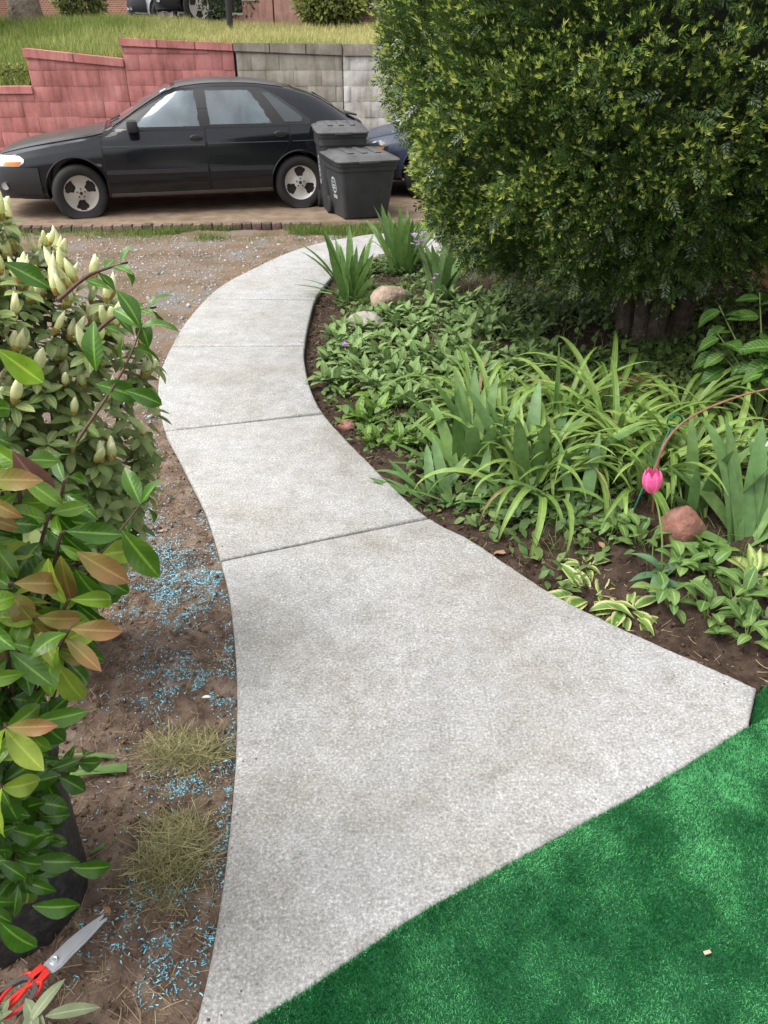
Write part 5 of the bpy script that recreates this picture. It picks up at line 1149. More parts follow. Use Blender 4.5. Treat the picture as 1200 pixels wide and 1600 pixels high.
n = 9000; x = RNG.uniform(-0.3, 3.0, n); y = RNG.uniform(2.4, 6.6, n); kp = (RNG.uniform(0, 1, n) < np.clip((fbm(x * 1.7 + 5, y * 1.7, 95, 3) - .42) * 6, 0, 1)) & (x - right_x(y) > 0.25); x, y = x[kp], y[kp]
tag(blades('bed_grass', x, y, bed_h(x, y) - .005, RNG.uniform(.04, .15, len(x)), RNG.uniform(.003, .006, len(x)), MAT['grass_g'], .5), 'tufts of thin grass growing among the bed plants under the yew', 'grass', kind='stuff')

# hostas and oval leaved plants at the front
hosta_v = variants('hosta_leaf', 0.15, 0.055, (0.6, 1.0, 1.5), MAT['hosta'], fold=0.3, wf=pointed, nl=8, nv=7, wave=0.12, twist=0.25)
hostap_v = variants('hosta_leaf', 0.15, 0.055, (0.6, 1.0, 1.5), MAT['hosta_p'], fold=0.3, wf=pointed, nl=8, nv=7, wave=0.15, twist=0.3)
oval_v = variants('oval_leaf', 0.095, 0.046, (0.4, 0.9, 1.3), MAT['oval'], fold=0.2, wf=oval, nl=7, nv=5)
random.seed(77)
def rosette(name, label, cat, px, n, vs, tilt, s, rad=.05, group=None, stem=0.0):
    b = GB(*px); t = thing(name, label, cat, b, 0, group)
    for i in range(n):
        a = 6.283 * i / n + U(-.5, .5); p = b + Vector((-math.sin(a) * U(0, rad), math.cos(a) * U(0, rad), U(0, stem))); wput('leaf', random.choice(vs), t, blade_M(p, a, U(*tilt), U(*s)))
        if stem and i % 2 == 0: wput('stem', MB().tube([b - t.location + Vector((U(-.01, .01), U(-.01, .01), -.02)), p - t.location], .0022, 5).mesh('stem', MAT['stem']), t, Matrix.Translation(t.location))
    return t
rosette('hosta', 'wilted cream edged hosta drooping onto the slab edge', 'hosta', (925, 930), 20, hosta_v, (.9, 1.75), (.7, 1.05), .08)
rosette('hosta', 'cream edged hosta drooping beside the tulip leaf', 'hosta', (985, 955), 18, hosta_v, (.8, 1.7), (.6, 1.0), .08)
rosette('hosta', 'small cream edged hosta nearest the bare soil patch', 'hosta', (915, 885), 7, hosta_v, (.8, 1.5), (.5, .8), .04)
rosette('hosta', 'pale cream hosta at the right edge under the iris fan', 'hosta', (1180, 900), 14, hostap_v, (.5, 1.3), (.7, 1.0), .05)
for i, (px, where) in enumerate((((1060, 900), 'directly below the red stone'), ((1110, 905), 'below the dark iris leaf'), ((1150, 945), 'second from the right edge'), ((1105, 965), 'lowest, over the dark soil'), ((1190, 985), 'nearest the dark turf strip'), ((1045, 945), 'beside the tulip leaves'), ((960, 830), 'in front of the dark iris pair'), ((1000, 850), 'left of the red stone'), ((1165, 1000), 'right of the lowest one'))):
    rosette('oval_leaved_plant', 'seedling with soft oval leaves, ' + where, 'plant', px, 15, oval_v, (.3, 1.35), (.65, 1.05), .07, 'oval leaved seedlings', .09)
hyd_v = variants('hydrangea_leaf', 0.17, 0.115, (0.3, 0.7, 1.1), MAT['hydrangea'], fold=0.22, wf=pointed, nl=9, nv=5, wave=0.06)
b = GB(1185, 655); hy = thing('hydrangea', 'broad leaved hydrangea beside the brick wall at the right edge', 'hydrangea', b); rg = random.Random(3)
for i in range(15):
    tip = b + Vector((rg.uniform(-.30, .45), rg.uniform(-.25, .3), rg.uniform(.12, .62))); d = (tip - b + Vector((0, 0, .1))).normalized()
    wput('stem', MB().tube([Vector((0, 0, -.03)), (tip - b) * .5 + Vector((0, 0, .06)), tip - b], [.006, .005, .003], 6).mesh('stem', MAT['stem']), hy, Matrix.Translation(b))
    for j in range(5):
        a = 2.2 * j; sd = d.orthogonal().normalized(); sd.rotate(Matrix.Rotation(a, 3, d)); wput('leaf', rg.choice(hyd_v), hy, frame(tip - d * .03 * j, sd + d * .25 + Vector((0, 0, -.15)), (0, -.3, 1), rg.uniform(.55, 1.0)))

# pink tulip
MAT['petal'] = leafm('tulip_petal', (0.80, 0.11, 0.32), (0.88, 0.20, 0.44), 0.4, 0.3, spec=0.4, rib=0.5, ribc=(0.90, 0.42, 0.58))
MAT['tulip_leaf'] = leafm('tulip_leaf', (0.085, 0.175, 0.085), (0.15, 0.255, 0.125), 0.5, 0.25, spec=0.35)
tb = GB(1035, 905); td = 0.0
tip = P(1018, 768, 3.02); tu = thing('tulip', 'single pink tulip standing above the bed with a drooping broad leaf', 'tulip', tb)
pts = catmull([tb + Vector((0, 0, -.02)), tb.lerp(tip, .4) + Vector((.012, 0, .02)), tb.lerp(tip, .8) + Vector((.014, 0, .01)), tip], 5)
wput('stem', MB().tube([p - tb for p in pts], .0042, 8).mesh('stem', MAT['stem']), tu, Matrix.Translation(tb))
def petal_mesh(i):
    V = []; LV = []; F = []; nl, nv = 9, 7
    for a in range(nl + 1):
        t = a / nl; r = .0315 * math.sin(math.pi * min(1, .07 + .74 * t)) ** .62 * (1 - .08 * t); z = .066 * t; hw_ = 1.02 * max(.02, math.sin(math.pi * min(1, .12 + .86 * t)) ** .55)
        for b_ in range(nv):
            v = -1 + 2 * b_ / (nv - 1); an = v * hw_ * (.92 - .25 * t); rr = r * (1 + .05 * (1 - v * v)) ; V.append((rr * math.sin(an), -rr * math.cos(an), z + .004 * (1 - v * v) * t)); LV.append((t, v, 0))
    for a in range(nl):
        for b_ in range(nv - 1): F.append((a * nv + b_, a * nv + b_ + 1, (a + 1) * nv + b_ + 1, (a + 1) * nv + b_))
    return mk('petal', np.array(V), np.array(F), MAT['petal'], True, {'lv': np.array(LV)})
pe = petal_mesh(0)
for i in range(6):
    wput('petal', pe, tu, Matrix.Translation(tip) @ Matrix.Diagonal((1.2, 1.2, 1.42, 1)) @ Matrix.Rotation(R(-8), 4, 'Y') @ Matrix.Rotation(R(60 * i + 12), 4, 'Z') @ Matrix.Diagonal((1.06 if i % 2 else .97, 1.06 if i % 2 else .97, 1.0 if i % 2 else .97, 1)))
tl_v = variants('tulip_leaf', 0.24, 0.075, (.9, 1.6, 2.2), MAT['tulip_leaf'], fold=.35, wf=pointed, nl=10, nv=5, wave=.1)
for a, tl_, s, w in ((R(150), .55, .85, 1), (R(60), .25, .75, .8), (R(-160), 1.0, .7, 1), (R(-60), .5, .6, .9), (R(110), .9, .7, .9)): wput('leaf', tl_v[random.randint(0, 2)], tu, blade_M(tb, a, tl_, (s * w, s, s)))

# purple flower spikes
clump('iris_clump', 'broad iris blades rising through the daylilies near the long spear', 'iris', (830, 740), 10, irisd_v[:3], (.1, .7), (.7, 1.0), .15, wide=1.6)
clump('iris_clump', 'broad iris blades between the stake and the right hand fan', 'iris', (1085, 800), 9, irisd_v[:3], (.1, .7), (.55, .85), .12, wide=1.6)
MAT['purple'] = leafm('violet_petal', (0.36, 0.16, 0.50), (0.50, 0.24, 0.60), 0.5, 0.3, spec=0.3)
pet = leaf_mesh('petal', .020, .016, .5, MAT['purple'], .1, oval, 4, nv=3)
def spike(label, base, tip, heads, r=.003):
    t = thing('purple_flower', label, 'flower', base); b = base
    wput('stem', MB().tube([Vector((0, 0, -.02)), (tip - b) * .5 + Vector((.02, 0, 0)), tip - b], r, 6).mesh('stem', MAT['twig']), t, Matrix.Translation(b))
    for h in heads:
        c_ = tip + Vector(h)
        for i in range(4): wput('petal', pet, t, blade_M(c_, 1.57 * i + h[0] * 50, U(.8, 1.3), U(.9, 1.3)))
    return t
b = GB(694, 530); spike('tall violet flower spike in front of the yew', b, P(655, 372, 5.75), [(U(-.05, .09), U(-.05, .05), U(-.07, .05)) for _ in range(15)] + [(.12, 0, -.30), (.14, 0, -.27), (.10, 0, -.33)])
b = GB(735, 360 + 110); spike('small violet bloom against the yew foliage', b, P(717, 345, 6.0), [(0, 0, 0), (.02, 0, .02)])
b = GB(540, 575); spike('tiny violet flower near the inner curve of the path', b, P(540, 540, 4.95), [(0, 0, 0), (.012, 0, .01), (-.01, 0, .012)])

# stones and bricks in the bed
def rock(name, label, loc, size, mat, seed, rz=0.0, cat='rock'):
    bm = bmesh.new(); bmesh.ops.create_icosphere(bm, subdivisions=4, radius=1.0); rg_ = np.random.default_rng(seed)
    dirs = rg_.normal(size=(9, 3)); dirs /= np.linalg.norm(dirs, axis=1, keepdims=True); lim = rg_.uniform(.78, .98, 9)
    for v in bm.verts:
        c_ = np.array(v.co)
        for dd, l in zip(dirs, lim):
            k_ = c_ @ dd
            if k_ > l: c_ = c_ - dd * (k_ - l) * .9
        c_ *= 1 + .26 * (float(fbm(c_[0] * 3 + c_[2] + seed, c_[1] * 3 + c_[2] * 2, seed, 5)) - .5); v.co = Vector((c_[0] * size[0], c_[1] * size[1], c_[2] * size[2]))
    me = bpy.data.meshes.new(name); bm.to_mesh(me); bm.free(); me.polygons.foreach_set('use_smooth', np.ones(len(me.polygons), bool)); me.materials.append(mat)
    o = put(name, me, None, Matrix.Translation(loc) @ Matrix.Rotation(rz, 4, 'Z')); return tag(o, label, cat)
MAT['tan_rock'] = pm('tan_stone', [(0.17, 0.12, 0.085), (0.29, 0.215, 0.16), (0.36, 0.30, 0.24)], 14, 0.9, .9, 45, dist=.012); MAT['grey_rock'] = pm('pale_stone', [(0.20, 0.185, 0.155), (0.33, 0.31, 0.27)], 14, 0.9, .9, 45, dist=.012); MAT['terra'] = pm('terracotta', [(0.13, 0.065, 0.05), (0.24, 0.11, 0.08), (0.30, 0.19, 0.155)], 16, .9, .9, 50, dist=.01)
rock('rock', 'pinkish tan rock behind the path side iris', GB(608, 478) + Vector((0, 0, .05)), (.16, .12, .11), MAT['tan_rock'], 4, .4)
rock('rock', 'pale grey rock at the edge of the lambs ears', GB(572, 512) + Vector((0, 0, .03)), (.14, .10, .09), MAT['grey_rock'], 9, -.3)
rock('rock', 'rounded terracotta coloured stone behind the tulip', GB(1062, 838) + Vector((0, 0, .045)), (.095, .08, .095), MAT['terra'], 13, .2)
rock('rock', 'small reddish stone at the bed edge by the joint', GB(540, 668) + Vector((0, 0, .01)), (.06, .05, .035), MAT['terra'], 17)
o = MB().box((0, 0, 0), (.22, .11, .07), bev=.008).obj('loose_brick', MAT['house_brick']); o.location = GB(985, 612) + Vector((0, 0, .04)); o.rotation_euler = (.1, .06, R(8)); tag(o, 'loose old brick lying in the shade under the yew', 'brick')
# garden stake with loop, arching cane, tag
MAT['wire'] = pm('green_wire', [(0.005, 0.06, 0.035), (0.01, 0.10, 0.06)], 40, .4, 0); MAT['cane'] = pm('brown_cane', [(0.15, 0.07, 0.045), (0.22, 0.11, 0.07)], 40, .6, .2, 150)
a_ = GB(980, 815); b_ = P(1048, 668, 3.35); lp = [b_ + Vector((.012 + .032 * math.cos(q) , 0, .03 + .03 * math.sin(q))) for q in np.linspace(-2.4, 3.4, 16)]
tag(MB().tube([a_ + Vector((0, 0, -.03)), a_.lerp(b_, .5)] + [b_] + lp, .0045, 7).obj('plant_stake', MAT['wire']), 'green wire plant stake with a loop leaning behind the tulip', 'stake')
c0 = GB(1020, 800); cp = catmull([c0, P(1030, 715, 3.2), P(1062, 665, 3.2), P(1120, 632, 3.2), P(1200, 608, 3.15), P(1290, 600, 3.05)], 6)
tag(MB().tube(cp, [.0065 - .003 * i / len(cp) for i in range(len(cp))], 7).obj('arching_cane', MAT['cane']), 'thin brown cane arching over the bed to the right edge', 'cane')
MAT['tagw'] = pm('white_tag', [(0.7, 0.72, 0.75), (0.8, 0.8, 0.82)], 30, .5, 0); MAT['tagb'] = pm('blue_print', [(0.03, 0.05, 0.25), (0.05, 0.07, 0.3)], 30, .5, 0)
pt = thing('plant_tag', 'small white and blue plant tag at the right edge in front of the iris fan', 'tag', P(1206, 690, 2.9)); MB().box((0, 0, .02), (.022, .002, .085), bev=.0008, ry=R(14)).obj('card', MAT['tagw'], pt); MB().box((-.002, -.0016, -.012), (.016, .002, .012), bev=.0005, ry=R(14)).obj('print', MAT['tagb'], pt)
# ================================================================ BARE SOIL DETAIL ON THE LEFT
MAT['straw'] = leafm('straw', (0.11, 0.075, 0.045), (0.36, 0.28, 0.165), 0.8, 0.1, tint=True, spec=0.2)
MAT['hay'] = leafm('cut_grass', (0.13, 0.135, 0.05), (0.38, 0.34, 0.18), 0.75, 0.15, tint=True, spec=0.2)
MAT['seed'] = leafm('blue_seed_coat', (0.06, 0.40, 0.56), (0.30, 0.68, 0.82), 0.7, 0.0, tint=True, spec=0.2)
MAT['clod'] = leafm('clod', (0.075, 0.050, 0.036), (0.22, 0.15, 0.11), 0.95, 0.0, tint=True, spec=0.1)
MAT['clod_r'] = leafm('bark_chip', (0.022, 0.014, 0.010), (0.085, 0.055, 0.038), 0.95, 0.0, tint=True, spec=0.1)
MAT['grit'] = leafm('grit', (0.20, 0.19, 0.185), (0.42, 0.42, 0.43), 0.9, 0.0, tint=True, spec=0.2)
def soil_z(x, y): return left_h(x, y)
def on_soil(n, x0, x1, y0, y1, edge=0.004):
    x = RNG.uniform(x0, x1, n); y = RNG.uniform(y0, y1, n); k = x < left_x(y) - edge; return x[k], y[k]
SV = np.array([(-.5, 0, -.5), (.5, 0, -.5), (-.4, .09, -.17), (.6, .09, -.17), (-.4, .09, .17), (.6, .09, .17), (-.4, 0, .5), (.4, 0, .5)]); SF = np.array([(0, 1, 3, 2), (2, 3, 5, 4), (4, 5, 7, 6)])
def litter(name, label, cat, x, y, z, L, w, mat, flat=0.25, tint=None):
    n = len(x); a = RNG.uniform(0, 6.28, n); d = np.stack([np.cos(a), np.sin(a), RNG.normal(0, flat, n)], 1)
    tv = SV.copy() if L.mean() < .05 else SV * 1.0; tv[:, 0] = tv[:, 0]; o = put(name, scatter(name, tv, SF, np.stack([x, y, z], 1), frames(d, RNG.uniform(-.8, .8, n), None, np.stack([w, L, L], 1)), mat, RNG.uniform(0, 1, n) if tint is None else tint))
    return tag(o, label, cat, kind='stuff')
x, y = on_soil(15000, -1.75, 0.0, 0.62, 3.4); k = RNG.uniform(0, 1, len(x)) < np.clip((fbm(x * 4, y * 4, 101, 3) - .30) * 3.5, .08, 1); x, y = x[k], y[k]
x2, y2 = on_soil(9000, -3.6, 0.2, 3.4, 8.7); k = RNG.uniform(0, 1, len(x2)) < np.clip((fbm(x2 * 2.5, y2 * 2.5, 102, 3) - .36) * 4, .04, 1); x2, y2 = x2[k], y2[k]
x, y = np.concatenate([x, x2]), np.concatenate([y, y2])
litter('straw_litter', 'short dry straw strewn over the bare soil left of the path', 'straw', x, y, soil_z(x, y) + RNG.uniform(.002, .012, len(x)), RNG.uniform(.018, .075, len(x)), RNG.uniform(.0009, .0020, len(x)), MAT['straw'])
# blue seed mulch: drifts measured from the photograph
pat = [((255, 880), .16, 1), ((285, 935), .14, 1), ((225, 840), .10, .8), ((300, 905), .12, .8), ((250, 960), .12, .7), ((320, 1075), .10, 1), ((245, 1070), .10, .55), ((285, 1050), .12, .6), ((262, 1222), .05, 1), ((275, 1245), .05, .9), ((310, 1235), .05, .7), ((230, 1440), .12, .55), ((270, 1480), .09, .5), ((200, 1500), .12, .3), ((290, 1590), .07, .5), ((215, 690), .18, .5), ((255, 672), .16, .4), ((210, 800), .14, .6), ((190, 630), .2, .4), ((250, 420), .22, .8), ((300, 425), .2, .6), ((345, 400), .35, .5), ((300, 460), .3, .4), ((250, 500), .3, .4), ((215, 580), .25, .4), ((215, 760), .12, .7)]
n = 320000; x = RNG.uniform(-3.2, 0.1, n); y = np.where(RNG.uniform(0, 1, n) < .62, RNG.uniform(0.6, 3.2, n), RNG.uniform(3.2, 8.4, n)); lx = left_x(y); dens = np.zeros(n)
for (px, r, w) in pat:
    c_ = G(*px, -0.04); dens += w * np.exp(-((x - c_.x) ** 2 + (y - c_.y) ** 2) / (r * r))
dens += 1.0 * np.exp(-((lx - x) / .035) ** 2) * np.clip((3.4 - y) / .8, 0, 1) * np.clip((fbm(x * 6, y * 6, 111, 2) - .3) * 4, 0, 1) + .06 * (y < 2.4)
dens *= np.clip((fbm(x * 13, y * 13, 112, 3) - .36) * 5, 0, 1)
k = (RNG.uniform(0, 1, n) < dens * .85) & (x < lx - .006); x, y = x[k], y[k]
litter('seed_mulch', 'pale blue seed mulch flakes in drifts on the soil left of the path', 'seed mulch', x, y, soil_z(x, y) + RNG.uniform(.003, .009, len(x)), RNG.gamma(5, .0010, len(x)) + .0012, RNG.uniform(.0011, .0028, len(x)), MAT['seed'], .3)
OV = np.array([(1, 0, 0), (-1, 0, 0), (0, 1, 0), (0, -1, 0), (0, 0, 1), (0, 0, -1)]) * .5; OF = np.array([(0, 2, 4), (2, 1, 4), (1, 3, 4), (3, 0, 4), (2, 0, 5), (1, 2, 5), (3, 1, 5), (0, 3, 5)])
def crumbs(name, label, cat, x, y, z, s, mat):
    n = len(x); d = RNG.normal(size=(n, 3)); sc = s[:, None] * RNG.uniform(.5, 1.5, (n, 3))
    return tag(put(name, scatter(name, OV, OF, np.stack([x, y, z], 1), frames(d, RNG.uniform(0, 6, n), None, sc), mat, RNG.uniform(0, 1, n) ** 1.6, None, False)), label, cat, kind='stuff')
x, y = on_soil(18000, -1.7, 0.0, .62, 3.6); crumbs('soil_crumbs', 'loose crumbs of brown earth and bark left of the path', 'soil', x, y, soil_z(x, y), RNG.gamma(1.7, .0034, len(x)) + .0018, MAT['clod'])
x, y = on_soil(9000, -3.4, 0.1, 3.6, 8.8); crumbs('soil_grit', 'small grit and stone chips on the trodden earth', 'grit', x, y, soil_z(x, y), RNG.gamma(2.2, .005, len(x)) + .003, MAT['grit'])
n = 26000; x = RNG.uniform(-.6, 2.4, n); y = RNG.uniform(1.6, 7.2, n); k = (x > right_x(y) + .008) & (RNG.uniform(0, 1, n) < np.clip(1.2 - (x - right_x(y)) * 1.3, .08, 1)) & ((y > 1.85) | (x > 1.2)); x, y = x[k], y[k]
crumbs('bark_mulch', 'dark bark crumbs and earth along the bed edge right of the path', 'mulch', x, y, bed_h(x, y), RNG.gamma(2.2, .0045, len(x)) + .002, MAT['clod_r'])
n = 5000; x = RNG.uniform(-.6, 2.0, n); y = RNG.uniform(1.8, 6.5, n); k = (x > right_x(y) + .01) & (x < right_x(y) + .5); x, y = x[k], y[k]
litter('bed_litter', 'dry stalks and bits of straw on the dark bed soil', 'straw', x, y, bed_h(x, y) + .006, RNG.uniform(.015, .07, len(x)), RNG.uniform(.0012, .003, len(x)), MAT['straw'], .3)
n = 2600; x = RNG.uniform(-3.4, .1, n); y = RNG.uniform(3.0, 9.0, n); k = (x < left_x(y) - .02) & (RNG.uniform(0, 1, n) < np.clip((fbm(x * 1.5, y * 1.5, 131, 3) - .45) * 5, .05, 1)); x, y = x[k], y[k]
tag(blades('trodden_weeds', x, y, left_h(x, y) - .004, RNG.uniform(.015, .06, len(x)), RNG.uniform(.003, .007, len(x)), MAT['grass_g'], .8), 'sparse low weeds on the trodden earth before the driveway', 'weeds', kind='stuff')
# dirt and bits carried onto the path edges
n = 90000; x = RNG.uniform(-1.6, 1.3, n); y = RNG.uniform(.6, 7.5, n); dl = x - left_x(y); dr = np.where(y > 1.66, right_x(y) - x, 9.0); e_ = np.minimum(dl, dr)
k = (e_ > .004) & (RNG.uniform(0, 1, n) < np.exp(-e_ / .022) * .9 + .003) & ~inpoly(x, y, TP) & inpoly(x, y, PPOLY); x, y = x[k], y[k]
crumbs('path_crumbs', 'specks of earth scattered along the edges of the concrete path', 'soil', x, y, np.full(len(x), .001), RNG.gamma(2.0, .0008, len(x)) + .0008, MAT['clod'])
n = 260; x = RNG.uniform(-1.6, 1.2, n); y = RNG.uniform(.7, 7.0, n); dl = x - left_x(y); dr = right_x(np.maximum(y, 1.67)) - x; k = (np.minimum(dl, dr) > 0) & (RNG.uniform(0, 1, n) < np.exp(-np.minimum(dl, dr) / .12)) & ~inpoly(x, y, TP); x, y = x[k], y[k]
litter('path_straw', 'a few dry stalks blown onto the concrete path', 'straw', x, y, np.full(len(x), .003), RNG.uniform(.01, .045, len(x)), RNG.uniform(.001, .002, len(x)), MAT['straw'], .03)
# two heaps of cut grass
def heap(label, px, r, n, hgt):
    c_ = G(*px, -.03); a = RNG.uniform(0, 6.28, n); q = np.sqrt(RNG.uniform(0, 1, n)) * RNG.uniform(.6, 1.1, n); x = c_.x + np.cos(a) * q * r[0]; y = c_.y + np.sin(a) * q * r[1]; k = x < left_x(y) - .01; x, y, q = x[k], y[k], q[k]; n = len(x)
    z = soil_z(x, y) + np.clip(1 - q, 0, 1) * hgt * RNG.uniform(0, 1, n) + .004
    o = litter('cut_grass_heap', label, 'grass', x, y, z, RNG.uniform(.05, .19, n), RNG.uniform(.0011, .0021, n), MAT['hay'], .16); return o
heap('heap of wilted cut grass beside the slab edge, farther one', (290, 1170), (.155, .085), 650, .04)
heap('heap of wilted cut grass beside the slab edge, nearer one', (272, 1335), (.105, .15), 850, .05)
# cut leaves, twigs, petals
random.seed(9)
def lying(name, label, cat, me, px, az_, s, z=.012, tl=88, roll=0.0):
    p = G(*px, -.03); p.z = float(soil_h(p.x, p.y)) + z; o = put(name, me, None, blade_M(p, R(az_), R(tl), s, roll)); return tag(o, label, cat)
cut = leaf_mesh('cut_leaf', .17, .036, .25, MAT['iris'], .35, lambda t: (.30 + .9 * t if t < .7 else 1.0), 8, nv=3)
lying('cut_leaf', 'broad cut iris leaf lying between the planter and the grass heap', 'leaf', cut, (140, 1330), -52, .85)
for i, (px, a_, s, w) in enumerate((((78, 1185), -88, 1.0, 'upper'), ((82, 1203), -95, 1.05, 'middle'), ((92, 1222), -76, 1.0, 'lowest'))):
    lying('cut_leaf', 'pale cut leaf stalk behind the planter, %s of three' % w, 'leaf', cut, px, a_, (s * (.45 if i < 2 else .9), s, s * 1.1), .03 + .004 * i)
MAT['sage'] = leafm('grey_sage_leaf', (0.15, 0.18, 0.10), (0.22, 0.25, 0.15), .7, .15, rib=.4, spec=.2)
sg_v = variants('sage_leaf', .11, .030, (.3, .7), MAT['sage'], fold=.2, wf=oval, nl=7, nv=3)
p = G(40, 1610, .02); sp = thing('sage_sprig', 'grey green leafy sprig lying over the scissor handles', 'sprig', p)
for (px, a_, tl_, s) in (((70, 1588), -78, 86, 1.0), ((40, 1560), -140, 75, 1.1), ((45, 1600), -30, 60, .9), ((20, 1580), 120, 70, .9), ((15, 1560), 170, 80, .9), ((50, 1570), -160, 80, 1.2), ((5, 1600), 60, 70, 1.0)):
    q = G(*px, .03); wput('leaf', sg_v[int(s * 10) % 2], sp, blade_M(q, R(a_), R(tl_), s))
MAT['dead'] = leafm('dead_leaf', (0.20, 0.105, 0.06), (0.33, 0.20, 0.125), .8, .15, rib=.4, spec=.15)
dead = leaf_mesh('dead_leaf', .07, .036, 1.0, MAT['dead'], .3, pointed, 6, nv=5, wave=.25)
for (px, a_, s, w) in (((790, 868), 70, .9, 'by the slab edge below the sprawling iris'), ((842, 880), 20, .8, 'on the bare patch of bed soil'), ((768, 845), -40, .8, 'under the flattened iris leaves'), ((935, 790 + 60), 200, .7, 'between the hosta and the dark iris'), ((690, 800), 120, .6, 'at the joint corner of the bed')):
    p = GB(*px); tag(put('dead_leaf', dead, None, blade_M(p + Vector((0, 0, .012)), R(a_), R(80), s)), 'curled brown dead leaf ' + w, 'leaf')
for (px, a_, s, w) in (((255, 830), 60, .75, 'near the blue seed drift'), ((160, 1415), -120, .45, 'at the tip of the scissors'), ((190, 1160), 10, .6, 'behind the upper grass heap'), ((310, 1300), 80, .45, 'at the slab edge')):
    lying('dead_leaf', 'small brown dead leaf on the soil ' + w, 'leaf', dead, px, a_, s, .01)
MAT['white_petal'] = leafm('white_petal', (.75, .75, .70), (.8, .8, .76), .5, .2)
lying('fallen_petal', 'single white fallen petal on the blue seed mulch', 'petal', leaf_mesh('petal', .035, .013, .4, MAT['white_petal'], .3, oval, 5, nv=3), (315, 1090), -75, 1.0)
MAT['chip'] = pm('wood_chip', [(.42, .27, .19), (.52, .36, .27)], 40, .8, .2)
o = MB().box((0, 0, 0), (.017, .008, .004), bev=.0015).obj('wood_chip', MAT['chip']); o.location = G(1105, 1488, .004); o.rotation_euler = (.1, 0, R(15)); tag(o, 'tiny pinkish wood chip lying on the green turf', 'chip')

# ---- scissors
MAT['steel'] = pm('steel_blade', [(.50, .52, .55), (.62, .64, .67)], 14, .32, .05, 120, metal=.55, spec=.6); MAT['sred'] = pm('red_plastic', [(.50, .025, .018), (.60, .04, .03)], 14, .4, .05); MAT['sgrey'] = pm('grey_rubber', [(.055, .052, .052), (.08, .076, .075)], 20, .65, .1)
tp, pv = G(163, 1430, .012), G(85, 1503, .012); ax = (tp - pv); Ls = ax.length
sc = thing('scissors', 'red handled scissors with silver blades lying on the soil at the lower left', 'scissors', pv, math.atan2(ax.y, ax.x))
b1 = [(-.030, -.004), (-.012, -.0175), (.004, -.019), (.030, -.0150), (.07, -.0125), (Ls - .004, -.0030), (Ls, -.0005), (Ls - .003, .0015), (.08, .0125), (.045, .0155), (.018, .014), (-.010, .013), (-.028, .010)]
put('blade', MB().prism(b1, .0022, Matrix.Translation((0, 0, .003))).mesh('blade', MAT['steel'], True, 30), sc)
put('blade', MB().prism([(x_, y_ - .004 - .004 * x_ / Ls) for x_, y_ in b1], .0022, Matrix.Rotation(R(-1.2), 4, 'Z')).mesh('blade', MAT['steel'], True, 30), sc)
MB().lathe([(0, .0105), (.0035, .0105), (.0045, .0088), (.0052, .0088), (.0075, .0102), (.0088, .0088), (.009, .005)], 24).obj('pivot_screw', MAT['steel'], sc)
def loop_handle(sgn, ang, nm):
    M_ = Matrix.Rotation(R(ang), 4, 'Z')
    h = put('handle', MB().prism([(-.018, sgn * .004), (-.020, sgn * .020), (-.050, sgn * .026), (-.058, sgn * .012), (-.045, sgn * .002)], .009, M_ @ Matrix.Translation((0, 0, -.001))).mesh('handle', MAT['sred'], True, 30), sc)
    lp = [M_ @ Vector((-.088 - .046 * math.cos(q), sgn * .024 + .017 * math.sin(q), .004)) for q in np.linspace(0, 2 * math.pi, 30)]
    MB().tube(lp, .0046, 8, False).obj('finger_loop', MAT['sred'], h)
    put('grip', MB().prism([(-.050, sgn * .004), (-.052, sgn * .034), (-.082, sgn * .050), (-.110, sgn * .050), (-.086, sgn * .041), (-.062, sgn * .026)], .011, M_ @ Matrix.Translation((0, 0, -.0015))).mesh('grip', MAT['sgrey'], True, 30), h)
loop_handle(1, 9, 'a'); loop_handle(-1, -6, 'b')

# ================================================================ UPPER BACKGROUND
def leafblob(parent, name, c_, r_, n, size, mat, seed, shell=.45):
    rg_ = np.random.default_rng(seed); v = rg_.normal(size=(n, 3)); v /= np.linalg.norm(v, axis=1, keepdims=True); rad = 1 - shell * rg_.beta(1, 1.6, n)
    rad *= 0.82 + .36 * fbm(v[:, 0] * 2.4 + 4, v[:, 2] * 2.4 + v[:, 1] * 1.7, seed, 3); pos = v * np.array(r_) * rad[:, None] + np.array(c_)
    d = v + rg_.normal(0, .7, (n, 3)); o = put(name, scatter(name, LV4, LF4, pos, frames(d, rg_.uniform(0, 6, n), None, rg_.uniform(size * .6, size * 1.3, n)), mat, rg_.uniform(0, 1, n)), parent); o['kind'] = 'stuff'; return o
MAT['shrub_y'] = leafm('yellow_green_leaf', (.12, .16, .03), (.30, .32, .09), .55, .3, tint=True); MAT['shrub_d'] = leafm('dark_shrub_leaf', (.02, .04, .015), (.07, .10, .04), .55, .2, tint=True); MAT['shrub_g'] = leafm('greyish_leaf', (.13, .15, .10), (.28, .30, .24), .6, .25, tint=True)
MAT['pinkrender'] = wallmat('pink_render', [(.33, .17, .14), (.44, .25, .21), (.52, .34, .30)]); MAT['black_metal'] = simple('black_metal', (.012, .012, .014), .45)
MAT['stonecap'] = pm('pale_stone_cap', [(.36, .32, .27), (.48, .44, .38)], 6, .9, .4, 40)
def TZh(x_, y_): return float(terr_h(np.array(x_), np.array(y_)))
t = thing('street_tree', 'tree with a thick grey brown trunk at the upper left', 'tree', (-6.75, 17.2, TZh(-6.75, 17.2) - .1))
pts = [(.03 * math.sin(z * 1.3), 0, z) for z in np.linspace(0, 4.5, 10)]
put('trunk', MB().tube(pts, [.34 - .10 * min(1, z) - .02 * z for z in np.linspace(0, 4.5, 10)], 14).mesh('trunk', pm('tree_bark', [(.10, .075, .055), (.19, .15, .12), (.26, .22, .18)], 9, .95, 1.0, 26, dist=.03)), t)
